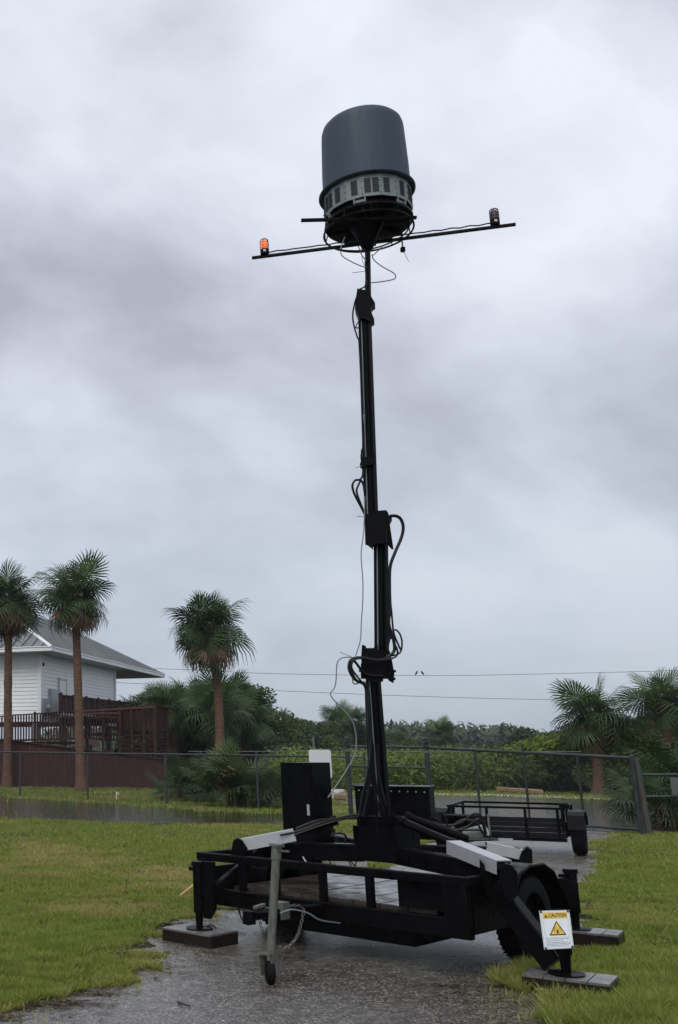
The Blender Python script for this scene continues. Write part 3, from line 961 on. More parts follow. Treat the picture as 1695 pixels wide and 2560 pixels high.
ap = bandr * math.cos(math.pi / NS)
# facet mid angles follow lathe's own frame
d0, s0, u0_ = frame(Vector((0, 0, 1)))
for kf in range(NS):
    an = 2 * math.pi * (kf + .5) / NS
    nr = s0 * math.cos(an) + u0_ * math.sin(an)
    if nr.y > .55:
        continue
    tg = Vector((-nr.y, nr.x, 0))
    lv = MB()
    pat = ((-.038, .038) if kf % 3 == 0 else (0.0,) if kf % 3 == 1 else (-.02,))
    for off in pat:
        for j in range(9):
            lv.obox(Vector((rx, ry, Z0 + bz0 + .045 + j * .0175)) + nr * (ap + .002) + tg * off, tg * .031, nr * .003, ZU * .0045)
    tp(lv, 'louvre_slots', DARKVOID, band_o)
    bo = MB()
    for j in range(3):
        bo.lathe([(0, .006), (.005, .004), (.006, 0)], Vector((rx, ry, Z0 + bz0 + .03 + j * .065)) + nr * ap + tg * .078, nr, 8)
    tp(bo, 'screws', DARKVOID, band_o)
base = tp(MB().lathe([(0, 0), (.40, 0), (.425, .004), (.425, .030), (.41, .034), (0, .034)], (rx, ry, Z0), (0, 0, 1), 64), 'base_plate', BLACK, smooth=True)
tp(MB().lathe([(0, .034), (.36, .034), (.37, .09), (0, .09)], (rx, ry, Z0), (0, 0, 1), 48), 'drive_housing', BLACK2, base, smooth=True)
for kf in range(6):
    an = math.radians(-118 + kf * 60)
    nr = Vector((math.cos(an), math.sin(an), 0))
    tg = Vector((-nr.y, nr.x, 0))
    bk = MB()
    for sg in (-1, 1):
        bk.obox(Vector((rx, ry, Z0 + .06)) + nr * .405 + tg * sg * .052, tg * .006, nr * .012, ZU * .028)
    bk.obox(Vector((rx, ry, Z0 + .06)) + nr * .398 + tg * .0, tg * .040, nr * .004, ZU * .014)
    tp(bk, 'band_bracket', LOUVRE, base)
# gusset cone under the plate
gtop, gbot = Z0 - .002, W(918, 628, YM).z
gx = secs[3][2].x
for kf in range(4):
    an = math.radians(42 + kf * 90)
    nr = Vector((math.cos(an), math.sin(an), 0))
    tg = Vector((-nr.y, nr.x, 0))
    ctr = Vector((gx, ry, 0))
    tp(MB().prism([ctr + ZU * gtop + nr * .20 - tg * .006, ctr + ZU * gtop + nr * .02 - tg * .006, ctr + ZU * gbot + nr * .02 - tg * .006, ctr + ZU * (gbot + .03) + nr * .045 - tg * .006], tg * .012), 'gusset', BLACK2, base)
tp(MB().lathe([(.03, 0), (.05, .02), (.12, .20), (.17, gtop - gbot)], (gx, ry, gbot), (0, 0, 1), 20), 'mount_cone', BLACK2, base, smooth=True)
for kf in range(8):
    an = math.radians(20 + kf * 45)
    nr = Vector((math.cos(an), math.sin(an), 0))
    tp(MB().beam(Vector((rx, ry, Z0 - .022)) + nr * .17, Vector((rx, ry, Z0 - .022)) + nr * .40, .02, .04), 'base_rib', BLACK2, base)
# hoop pipe below the plate
hoop = tp(MB().torus((rx - .01, ry, Z0 - .075), (0, 0, 1), .43, .010, 64, 8), 'hoop', BLACK, smooth=True)
for kf in range(10):
    an = math.radians(5 + kf * 36)
    nr = Vector((math.cos(an), math.sin(an), 0))
    tp(MB().cyl(Vector((rx - .01, ry, Z0 - .075)) + nr * .428, Vector((rx, ry, Z0)) + nr * .415, .006, .006, 6), 'hoop_strut', BLACK, hoop)
# bars
ZB = 6.50
q0, q1 = G(630, 645, ZB), G(1289, 561, ZB)
bar = tp(MB().beam(q0, q1, .03, .024), 'lamp_bar', BLACK)
tp(MB().beam(q0 + Vector((0, 0, .014)), q1 + Vector((0, 0, .014)), .012, .005), 'bar_lip', GALV, bar)
s0_, s1_ = W(753, 551, 9.08), W(1041, 544, 9.04)
bar2 = tp(MB().beam(s0_, s1_, .03, .026), 'cross_bar', BLACK)
for f_ in (.22, .75):
    pp = s0_.lerp(s1_, f_)
    tp(MB().beam(pp + ZU * .018, Vector((pp.x, pp.y + .05, Z0 - .002)), .025, .02, TB), 'bar_hanger', BLACK, bar2)
dbar = (q1 - q0).normalized()
bl_pts = [q0.lerp(q1, t / 30) + Vector((0, -.012, .03 + .012 * math.sin(t * 1.7) ** 2)) for t in range(2, 29)]
tp(MB().tube(bl_pts, .007, 5), 'bar_cable', HOSE, bar, smooth=True)


def beacon(c, lens, lit):
    o = tp(MB().lathe([(0, 0), (.042, 0), (.044, .01), (.044, .055), (.038, .062), (0, .064)], c, (0, 0, 1), 20), 'obstruction_light', RUBBER, smooth=True)
    tp(MB().lathe([(.034, .06), (.035, .12), (.030, .145), (.018, .158), (0, .162)], c, (0, 0, 1), 20), 'lens', lens, o, smooth=True)
    cg = MB()
    for k in range(4):
        cg.torus(c + ZU * (.072 + .028 * k), (0, 0, 1), .043 - .003 * (k == 3), .0035, 18, 5)
    for k in range(6):
        an = k * math.pi / 3
        nr = Vector((math.cos(an), math.sin(an), 0))
        cg.tube([c + nr * .043 + ZU * .055, c + nr * .043 + ZU * .14, c + nr * .03 + ZU * .17, c + nr * .004 + ZU * .18], .0035, 5)
    tp(cg, 'cage', mat('cage_wire_lit', (0.20, 0.05, 0.04), .4) if lit else mat('cage_wire_grey', (0.10, 0.105, 0.11), .4, metal=.5), o, smooth=True)  # lit beacon: the lamp's red glow is put into the wire colour
    tp(MB().obox(c + Vector((-.01, -.045, .03)), (.014, 0, 0), (0, .001, 0), (0, 0, .012)), 'rating_plate', SILVER, o)
    return o


beacon(q0.lerp(q1, .052) + ZU * .017, AMBER, True)
beacon(q0.lerp(q1, .928) + ZU * .017, GLASSY, False)
sb = q0.lerp(q1, .585)
sens = tp(MB().obox(sb + Vector((0, 0, -.115)), (.020, 0, 0), (0, .02, 0), (0, 0, .021), .004), 'sensor_box', RUBBER)
tp(MB().cyl(sb + Vector((0, 0, -.095)), sb + Vector((0, 0, -.015)), .008, .008, 6), 'sensor_hanger', GREYCABLE, sens)
tp(MB().cyl(sb + Vector((.005, 0, -.135)), sb + Vector((.045, -.01, -.25)), .003, .002, 5), 'sensor_whip', GREYCABLE, sens)
hose([(862, 592), (852, 622), (856, 640), (880, 655), (905, 666), (916, 668)], .005, 'data_cable', GREYCABLE, YM - .15)
hose([(930, 636), (935, 650), (955, 666), (980, 680), (989, 689), (984, 698), (955, 704), (928, 707)], .006, 'data_cable', GREYCABLE, YM - .12)
hose([(896, 615), (903, 635), (915, 652)], .005, 'data_cable', GREYCABLE, YM - .12)
hose([(955, 618), (940, 632), (930, 640)], .005, 'data_cable', GREYCABLE, YM - .12)
hose([(903, 620), (905, 645), (909, 662)], .003, 'cable_tie_tail', GREYCABLE, YM - .12)
hose([(815, 560), (812, 590), (820, 612), (850, 624), (890, 627), (915, 625)], .008, 'cable', HOSE, YM - .25)
hose([(1025, 545), (1022, 570), (1008, 588), (985, 602), (958, 614), (930, 622)], .008, 'cable', HOSE, YM - .2)

# ------------------------------------------------------------------ pads under the jacks
labels = {'l': ('black wooden pad with a pale wet board top under the jack beside the grass', .27, .18),
          'nr': ('dark timber pad of four planks under the jack with the caution sign', .27, .17),
          'fr': ('dark timber pad with pale plank ends under the tall far jack', .24, .15),
          'fl': ('wooden pad under the hidden jack behind the wheel', .30, .17)}
for k, (lb, hw, hd) in labels.items():
    p = PADS[k]
    if k == 'l':
        ea, eb = TA, TB
        off = Vector((0, 0, 0))
    elif k == 'nr':
        ea = Vector((.80, -.60, 0)); eb = Vector((.60, .80, 0)); off = ea * .02
    else:
        ea = Vector((.80, -.60, 0)); eb = Vector((.60, .80, 0)); off = ea * .10
    pad = thing('support_pad', p + off, lb, 'support pad', 'pads under the outrigger jacks')
    MB().obox(p + off + ZU * (.004 + .045), ea * hw, eb * hd, ZU * .045, .006).build('pad_timber', PADWOOD, pad)
    nplk = 2 if k == 'l' else 4
    wpl = 2 * hw / nplk
    for i in range(nplk):
        MB().obox(p + off + ea * (-hw + wpl * (i + .5)) + ZU * (.102 + rnd.uniform(-.001, .001)), ea * (wpl / 2 - .004), eb * (hd - rnd.uniform(0, .006)), ZU * .0075).build('pad_plank', PADTOP, pad)

# ------------------------------------------------------------------ caution sign
SY = 7.28
cs = [W(1348, 2277, SY), W(1423, 2275, SY), W(1435, 2370, SY - .05), W(1361, 2374, SY - .05)]     # TL TR BR BL


def sg(s, t, lift=0.0):
    p = cs[0].lerp(cs[1], s).lerp(cs[3].lerp(cs[2], s), t)
    return p + SN * lift


SN = (cs[3] - cs[0]).cross(cs[1] - cs[0]).normalized()
if SN.y > 0:
    SN = -SN
sign = thing('caution_sign', cs[3].lerp(cs[2], .5), 'white and yellow CAUTION sign hung on the near outrigger leg', 'sign')


def srect(s0, t0, s1, t1, lift, name, m, th=.001, parent=None):
    mb = MB()
    mb.prism([sg(s0, t0, lift), sg(s1, t0, lift), sg(s1, t1, lift), sg(s0, t1, lift)], SN * th)
    return mb.build(name, m, parent or sign)


srect(0, 0, 1, 1, -.004, 'sign_board', SIGNW, .004)
for (a, b, c, d) in ((.015, .012, .985, .018), (.015, .982, .985, .988), (.015, .012, .023, .988), (.977, .012, .985, .988)):
    srect(a, b, c, d, .0002, 'border_line', SIGNG, .0004)
srect(.09, .055, .91, .205, .0002, 'caution_band', SIGNY, .0006)
for (a, b, c, d) in ((.085, .05, .915, .055), (.085, .205, .915, .211), (.085, .05, .09, .945), (.91, .05, .915, .945), (.085, .70, .915, .705), (.085, .94, .915, .945)):
    srect(a, b, c, d, .0003, 'panel_line', SIGNG, .0004)


def text_mesh(body, bold=0.0):
    cu = bpy.data.curves.new('lettering', 'FONT')
    cu.body = body
    cu.size = 1.0
    cu.offset = bold
    ob = bpy.data.objects.new('lettering_tmp', cu)
    COL.objects.link(ob)
    dg = bpy.context.evaluated_depsgraph_get()
    me = bpy.data.meshes.new_from_object(ob.evaluated_get(dg))
    vs = np.array([v.co[:] for v in me.vertices])
    fs = [tuple(p.vertices) for p in me.polygons]
    bpy.data.objects.remove(ob)
    bpy.data.curves.remove(cu)
    bpy.data.meshes.remove(me)
    return vs, fs


def sign_text(body, s0, s1, t0, t1, m, lift, bold=0.0, name='lettering'):
    vs, fs = text_mesh(body, bold)
    mn, mxx = vs.min(0), vs.max(0)
    mb = MB()
    mb.add([sg(s0 + (s1 - s0) * (x - mn[0]) / (mxx[0] - mn[0]), t1 - (t1 - t0) * (y - mn[1]) / (mxx[1] - mn[1]), lift) for x, y, _ in vs], fs)
    return mb.build(name, m, sign)


def tri(s, t, r, lift, name, m, rt=None):
    rt = rt or r
    mb = MB()
    mb.prism([sg(s, t - rt, lift), sg(s + r, t + rt * .62, lift), sg(s - r, t + rt * .62, lift)], SN * .0004)
    return mb.build(name, m, sign)


sign_text('CAUTION', .285, .87, .078, .178, SIGNK, .0014, .03)
tri(.195, .145, .075, .0010, 'alert_triangle', SIGNK, .062)
sign_text('!', .185, .205, .105, .172, SIGNY, .0018, .03)
tri(.52, .505, .285, .0004, 'warning_triangle_edge', SIGNK, .235)
tri(.52, .505, .225, .0010, 'warning_triangle_face', SIGNY, .185)
mb = MB()
mb.prism([sg(.505, .50, .0016), sg(.535, .50, .0016), sg(.565, .60, .0016), sg(.475, .60, .0016)], SN * .0003)
mb.build('antenna_mark', SIGNK, sign)
for sd in (-1, 1):
    for j in range(3):
        rr = .05 + .035 * j
        pts = [sg(.52 + sd * rr * math.cos(t) * 1.1, .485 - rr * math.sin(t), .0018) for t in np.linspace(-.7, .7, 7)]
        MB().tube(pts, .0011, 4).build('wave_mark', SIGNK, sign)
sign_text('High Level Radio Frequency Fields', .11, .87, .725, .760, SIGNG, .0008, .02)
sign_text('Authorized Personnel only', .11, .68, .775, .808, SIGNG, .0008, .02)
r5 = random.Random(3)
for j in range(3):
    s = .11
    while s < (.89 - .05 * j):
        w = r5.uniform(.03, .10)
        srect(s, .826 + .038 * j, min(s + w, .9), .842 + .038 * j, .0004, 'fine_print', SIGNG, .0003)
        s += w + .018
for (s, t) in ((.05, .03), (.95, .03), (.95, .97), (.05, .97)):
    MB().lathe([(.008, 0), (.008, .003), (.004, .005), (0, .005)], sg(s, t), SN, 10).build('screw', SIGNK, sign)

# ------------------------------------------------------------------ second trailer
tO = Vector((6.27, 17.2, 0))
te = Vector((7.75, 16.37, 0)) - tO
tl = te.length
te.normalize()
tn = Vector((-te.y, te.x, 0))
if tn.y < 0:
    tn = -tn
ut = thing('utility_trailer', tO + te * tl / 2, 'low black utility trailer with plank sides parked before the gate', 'trailer')


def U(a, b, z):
    return tO + te * a + tn * b + ZU * z


def up_(mb, name, m=BLACK, parent=ut, smooth=False):
    return mb.build(name, m, parent, smooth=smooth)


LEN = 1.55
up_(MB().beam(U(-.02, 0, .70), U(tl + .02, 0, .70), .04, .035), 'top_rail')
up_(MB().beam(U(0, .03, .70), U(0, LEN, .70), .04, .035), 'top_rail')
up_(MB().beam(U(tl, .03, .70), U(tl, LEN, .70), .04, .035), 'top_rail')
up_(MB().beam(U(-.02, LEN, .70), U(tl + .02, LEN, .70), .04, .035), 'top_rail')
for a in (0, .33 * tl, .66 * tl, .93 * tl):
    up_(MB().beam(U(a + .02, 0, .26), U(a + .02, 0, .682), .05, .04, te), 'stake_post')
for a in (0, tl):
    for b in (.5, LEN - .03):
        up_(MB().beam(U(a, b, .26), U(a, b, .682), .05, .04, te), 'stake_post')
for j in range(4):
    up_(MB().obox(U(tl / 2, .035, .30 + j * .074), te * (tl / 2), tn * .012, ZU * .035), 'side_plank', mat('black_plank', (.008, .008, .008), .5, var=.4, spec=.15))
    for a in (0.012, tl - .012):
        if j < 3:
            up_(MB().obox(U(a, LEN / 2 + .05, .30 + j * .074), te * .012, tn * (LEN / 2 - .06), ZU * .035), 'side_plank', MAT['black_plank'])
up_(MB().obox(U(tl / 2, LEN / 2 + .03, .25), te * (tl / 2 - .03), tn * (LEN / 2 - .05), ZU * .012), 'floor_board', WETWOOD)
up_(MB().beam(U(0, 0, .235), U(tl, 0, .235), .05, .05), 'frame_beam')
wc = U(tl + .15, .30, .31)
ty = up_(MB().lathe([(.17, -.09), (.26, -.10), (.295, -.08), (.31, -.045), (.31, .045), (.295, .08), (.26, .10), (.17, .09)], wc, te, 36), 'tyre', RUBBER, smooth=True)
up_(MB().lathe([(0, .03), (.10, .03), (.16, .06), (.17, .09)], wc, te, 24), 'rim', BLACK, ty, smooth=True)
wc2 = U(-.15, .30, .31)
ty2 = up_(MB().lathe([(.17, -.09), (.26, -.10), (.295, -.08), (.31, -.045), (.31, .045), (.295, .08), (.26, .10), (.17, .09)], wc2, te, 36), 'tyre', RUBBER, smooth=True)
up_(MB().lathe([(0, -.03), (.10, -.03), (.16, -.06), (.17, -.09)], wc2, te, 24), 'rim', GALV, ty2, smooth=True)
for a in (tl + .15, -.15):
    fe = MB()
    prof = [(-.36, .40), (-.30, .60), (-.16, .655), (.22, .655), (.50, .56), (.62, .42)]
    for (b0, z0), (b1, z1) in zip(prof[:-1], prof[1:]):
        p, q = U(a, .28 + b0, z0), U(a, .28 + b1, z1)
        d, sd, u = frame(q - p)
        fe.obox((p + q) / 2, te * .12, u * .004, (q - p) / 2 * 1.01)
    up_(fe, 'fender', BLACK)
up_(MB().cyl(U(tl - .02, -.06, .40), U(tl - .02, -.06, .78), .03, .03, 10), 'corner_jack', BLACK, smooth=True)
up_(MB().beam(U(tl - .06, -.06, .74), U(tl + .08, -.06, .74), .05, .07), 'jack_head', BLACK)
up_(MB().beam(U(tl * .36, -.10, .24), U(tl * .36, -.10, .60), .05, .03, te), 'tongue_post', GALV)
up_(MB().beam(U(tl * .4, -.02, .24), U(tl * .4, -1.0, .30), .08, .08), 'tongue', BLACK)
up_(MB().obox(U(tl * .45, -.06, .215), te * .17, tn * .03, ZU * .022), 'licence_panel', ALU)

# ------------------------------------------------------------------ loose things on the ground
rope = MB().tube(smooth_path([G(1342, 2466, .02), G(1350, 2472, .03), G(1375, 2473, .03), G(1405, 2473, .02), G(1430, 2475, .02), G(1448, 2470, .03), G(1444, 2458, .04), G(1434, 2456, .03)], 6), .007, 6)
tag(rope.build('rope', ROPE, org=G(1400, 2473), smooth=True), 'short pale rope lying in the grass before the four plank pad', 'rope')
rope2 = MB().tube(smooth_path([G(1428, 2300, .13), G(1440, 2304, .135), G(1452, 2312, .13), G(1456, 2330, .09), G(1458, 2343, .04)], 6), .006, 6)
tag(rope2.build('rope', ROPE, org=G(1456, 2345), smooth=True), 'pale cord trailing over the edge of the far jack pad', 'rope')
tag(MB().beam(G(450, 2240, .03), G(489, 2208, .13), .028, .014).build('wooden_stake', ORANGEWOOD, org=G(450, 2240)), 'raw wooden stake leaning in the grass beside the jack on the pale topped pad', 'stake')
tag(MB().tube([G(445, 2505, .012), G(455, 2509, .016), G(475, 2515, .012)], [.008, .007, .005], 6).build('twig', STICK, org=G(460, 2510), smooth=True), 'dark broken twig lying on the wet asphalt', 'twig')
tag(MB().tube(smooth_path([G(540, 2322, .125), G(536, 2316, .145), G(528, 2312, .135), G(515, 2318, .12)], 5), .006, 5).build('wire_loop', HOSE, org=G(530, 2318), smooth=True), 'bent black wire lying on the pale topped pad', 'wire')
blk = G(905, 2172)
tag(MB().obox(blk + Vector((-.14, .25, .075)), (.22, 0, 0), (0, .25, 0), (0, 0, .073), .01).build('concrete_block', CONC, org=blk), 'grey concrete block on the grass behind the trailer deck', 'block')

fm = G(291, 2000)
mk = thing('survey_marker', fm, 'small pale survey marker stake in the grass before the board fence', 'marker')
MB().beam(fm, fm + ZU * .26, .03, .02).build('stake', WHITEP, mk)
MB().obox(fm + Vector((.03, 0, .21)), (.05, 0, 0), (0, .004, 0), (0, 0, .04)).build('flag', mat('pale_yellow_flag', (.6, .52, .30), .6), mk)

# leaf litter and debris near the edge of the drive
lv, tones = [], []
dr = np.array(DRIVE)
for i in range(9000):
    j = rnd.randrange(len(DRIVE))
    x, y = DRIVE[j]
    if y < 5.5 or y > 17 or mnoise.noise(Vector((x * 1.3, y * 1.3, 4.0))) < rnd.uniform(-.5, .35):
        continue
    s = abs(rnd.gauss(0, .16))
    x += rnd.gauss(0, .22) + (s if x < y * .33 else -s) * .6
    y += rnd.gauss(0, .14)
    a = rnd.uniform(0, 6.28)
    L, wdt = (rnd.uniform(.05, .16), rnd.uniform(.003, .006)) if rnd.random() < .12 else (rnd.uniform(.012, .06), rnd.uniform(.004, .013))
    c, s_ = math.cos(a), math.sin(a)
    z = .008 + rnd.uniform(0, .006)
    lv += [(x - c * L, y - s_ * L, z), (x + s_ * wdt, y - c * wdt, z + .003), (x + c * L, y + s_ * L, z), (x - s_ * wdt, y + c * wdt, z + .002)]
    tones.append(rnd.random() ** 2)
for i in range(150):                                     # washed-up mats lying along the edge
    j = rnd.randrange(len(DRIVE))
    cx, cy = DRIVE[j]
    if cy < 6.0 or cy > 13:
        continue
    left = cx < cy * .33
    cx += (1 if left else -1) * rnd.uniform(-.12, .28)
    ln = rnd.uniform(.08, .34)
    for q in range(int(60 + ln * 180)):
        x, y = cx + rnd.gauss(0, ln), cy + rnd.gauss(0, .022)
        a = rnd.gauss(0, .5)
        L, wdt = rnd.uniform(.012, .06), rnd.uniform(.003, .010)
        c, s_ = math.cos(a), math.sin(a)
        z = .008 + rnd.uniform(0, .012)
        lv += [(x - c * L, y - s_ * L, z), (x + s_ * wdt, y - c * wdt, z + .003), (x + c * L, y + s_ * L, z), (x - s_ * wdt, y + c * wdt, z + .002)]
        tones.append(rnd.random() ** 2)
o = np_mesh('leaf_litter', np.array(lv), 4, LITTER, np.array(tones))
o['kind'] = 'stuff'
tag(o, 'dark wet leaf and twig litter scattered along the drive edge', 'litter')


# ------------------------------------------------------------------ grass
def fnoise(x, y, f, seed):
    """cheap vectorised value noise"""
    xi, yi = np.floor(x * f).astype(int), np.floor(y * f).astype(int)
    fx, fy = x * f - xi, y * f - yi
    fx, fy = fx * fx * (3 - 2 * fx), fy * fy * (3 - 2 * fy)

    def h(a, b):
        n = (a * 374761393 + b * 668265263 + seed * 974711) & 0x7fffffff
        n = ((n ^ (n >> 13)) * 1274126177) & 0x7fffffff
        return ((n ^ (n >> 16)) & 0xffff) / 65535.0
    return (h(xi, yi) * (1 - fx) + h(xi + 1, yi) * fx) * (1 - fy) + (h(xi, yi + 1) * (1 - fx) + h(xi + 1, yi + 1) * fx) * fy


def in_view(x, y, m=.25):
    z = y * CP - CH * SP
    u = XP + F * x / z
    return (u > -60 - m * 0) & (u < 1760)


PADBOX = [(PADS[k].x, PADS[k].y) for k in PADS]


def grass_field(n, y0, y1, hmin, hmax, wid, seed, dens_pow=2.0):
    r = np.random.default_rng(seed)
    # uniform in the picture's depth: more near the viewer
    q = r.random(n * 4)
    y = 1 / (1 / y0 + (1 / y1 - 1 / y0) * q) if dens_pow == 2 else y0 + (y1 - y0) * q
    x = (-0.14 + r.random(n * 4) * .82) * y
    k = in_view(x, y)
    x, y = x[k], y[k]
    jx = x + (fnoise(x, y, 2.6, 11) - .5) * .45 + (fnoise(x, y, 8.0, 12) - .5) * .16
    jy = y + (fnoise(x, y, 2.6, 13) - .5) * .45 + (fnoise(x, y, 8.0, 14) - .5) * .16
    strayed = r.random(len(x)) < .06
    jx = jx + np.where(strayed, r.normal(0, .22, len(x)), 0)
    jy = jy + np.where(strayed, r.normal(0, .22, len(x)), 0)
    ok = ~inside(DRIVE, jx, jy)
    ok &= ~inside(POND, jx, jy) | (r.random(len(x)) < .004)
    ok &= ~inside(FLOOD, jx, jy)
    for (cx, cy) in PADBOX:
        ok &= ((x - cx) ** 2 + (y - cy) ** 2) > .085
    thin = fnoise(x, y, .9, 21) * .6 + fnoise(x, y, 3.5, 22) * .4
    ok &= r.random(len(x)) < np.clip(.1 + thin * 1.35, 0, 1)
    hole = fnoise(x, y, 15.0, 23) * .5 + fnoise(x, y, 6.0, 24) * .5
    ok &= r.random(len(x)) < np.clip((hole - .27) * 5, .04, 1)
    x, y, strayed = x[ok][:n], y[ok][:n], strayed[ok][:n]
    m = len(x)
    hh = (hmin + (hmax - hmin) * r.random(m)) * (.4 + .7 * fnoise(x, y, 1.1, 31) + .7 * fnoise(x, y, 6.0, 32))
    hh *= 1 + .9 * ((y < 8.3) & (x > 2.4)) * r.random(m) + .8 * ((y < 9.5) & (x < .2)) * (fnoise(x, y, .8, 33) > .55)
    hh *= np.where(strayed, .5, 1)
    ang = r.random(m) * 2 * np.pi
    lean = (.2 + 1.3 * r.random(m)) * hh
    la = r.random(m) * 2 * np.pi
    wv = wid * (.6 + .8 * r.random(m))
    straw = r.random(m) < .012
    lean = np.where(straw, .05 + .09 * r.random(m), lean)
    hh = np.where(straw, .035, hh)
    dx, dy = np.cos(ang) * wv, np.sin(ang) * wv
    v = np.zeros((m, 3, 3))
    v[:, 0] = np.stack([x - dx, y - dy, np.zeros(m)], 1)
    v[:, 1] = np.stack([x + dx, y + dy, np.zeros(m)], 1)
    v[:, 2] = np.stack([x + np.cos(la) * lean, y + np.sin(la) * lean, hh], 1)
    brown = np.clip((fnoise(x, y, .55, 41) * .6 + fnoise(x, y, 2.2, 42) * .4 - .57) * 4, 0, 1)
    edge = inside(DRIVE, x, y)
    tone = np.clip(r.random(m) ** 2.0 * .6 + brown * .75 + edge * .3 + (fnoise(x, y, 1.7, 51) - .5) * .3 + straw * .8, 0, 1)
    return v.reshape(-1, 3), tone


vs1, t1 = grass_field(330000, 6.2, 12.0, .016, .052, .0050, 1)
vs2, t2 = grass_field(250000, 11.5, 27.0, .018, .055, .0085, 2)
vs3, t3 = grass_field(80000, 26.0, 60.0, .025, .07, .02, 3)
o = np_mesh('grass', np.concatenate([vs1, vs2, vs3]), 3, GRASS, np.concatenate([t1, t2, t3]))
o['kind'] = 'stuff'
tag(o, 'short green wet grass with brown patches on both sides of the drive', 'grass')

# reeds standing along the pond
r = np.random.default_rng(77)
P_ = np.array(POND)
idx = r.integers(0, len(P_), 3200)
r_thin = 0.35
x = P_[idx, 0] + r.normal(0, .25, 3200)
y = P_[idx, 1] + r.normal(.25, .30, 3200)
k = (y > 26.2) & (x > -3) & (r.random(3200) < r_thin)
x, y = x[k], y[k]
m_ = len(x)
hh = .06 + .20 * r.random(m_) ** 2
la = r.random(m_) * 6.28
v = np.zeros((m_, 3, 3))
v[:, 0] = np.stack([x - .012, y, np.zeros(m_)], 1)
v[:, 1] = np.stack([x + .012, y, np.zeros(m_)], 1)
v[:, 2] = np.stack([x + np.cos(la) * hh * .4, y + np.sin(la) * hh * .4, hh], 1)
o = np_mesh('reeds', v.reshape(-1, 3), 3, REED, r.random(m_) ** 2 * .7)
o['kind'] = 'stuff'
tag(o, 'taller green blades standing along the far edge of the pond', 'reeds')


# ------------------------------------------------------------------ palms
def fan_leaf(seed, size=1.0, n=38, spread=150, droop=.35, pet=.6, ragged=.15, mat_=None):
    """costapalmate leaf: petiole from the origin along +X, then a folded fan of narrow segments"""
    r = random.Random(seed)
    mb = MB()
    P0 = Vector((0, 0, 0))
    hub = Vector((pet, 0, .06 * pet))
    mb.tube([P0, (P0 + hub) / 2 + Vector((0, 0, .04 * pet)), hub], [.016, .013, .010], 4)
    for i in range(n):
        t = (i / (n - 1)) * 2 - 1
        an = math.radians(spread) * t
        L = size * (.72 + .28 * math.cos(an * .55)) * r.uniform(1 - ragged, 1)
        start = hub + Vector((.30 * size * max(0, 1 - abs(t) * 1.4), 0, -.03))
        d = Vector((math.cos(an), math.sin(an), .16 - .12 * abs(t)))
        d.normalize()
        sd = Vector((-math.sin(an), math.cos(an), 0))
        w = .017 * size + .012
        fold = (1 if i % 2 else -1) * .012
        p1 = start + d * L * .48 + Vector((0, 0, fold - droop * L * .10))
        p2 = start + d * L * .76 + Vector((0, 0, -droop * L * .32)) + sd * r.uniform(-.03, .03)
        p3 = start + d * L * .92 + Vector((0, 0, -droop * L * r.uniform(.55, 1.0))) + sd * r.uniform(-.08, .08)
        a0, a1 = start - sd * .006, start + sd * .006
        b0, b1 = p1 - sd * w, p1 + sd * w
        c0, c1 = p2 - sd * w * .6, p2 + sd * w * .6
        mb.add([a0, a1, b1, b0, c1, c0, p3], [(0, 1, 2, 3), (3, 2, 4, 5), (5, 4, 6)])
    me = bpy.data.meshes.new('frond')
    me.from_pydata(mb.v, [], mb.f)
    me.update()
    return me


LEAFM = {}
for key, m, dr_ in (('hang', FROND, 1.05), ('green', FROND, .62), ('young', FRONDY, .25), ('dead', FRONDD, 1.0)):
    for j in range(3):
        me = fan_leaf(100 + j * 7 + len(key), 1.0, 36 if key != 'dead' else 26, 148 if key != 'dead' else 95, dr_, .62, .12 if key != 'dead' else .35)
        me.materials.append(m)
        LEAFM[key, j] = me


def frond(parent, loc, az, el, sc, key, roll=0.0):
    o = bpy.data.objects.new('frond', LEAFM[key, rnd.randrange(3)])
    COL.objects.link(o)
    o.parent = parent
    o.location = loc
    o.rotation_euler = (Matrix.Rotation(az, 3, 'Z') @ Matrix.Rotation(-el, 3, 'Y') @ Matrix.Rotation(roll, 3, 'X')).to_euler()
    o.scale = (sc, sc, sc)
    return o


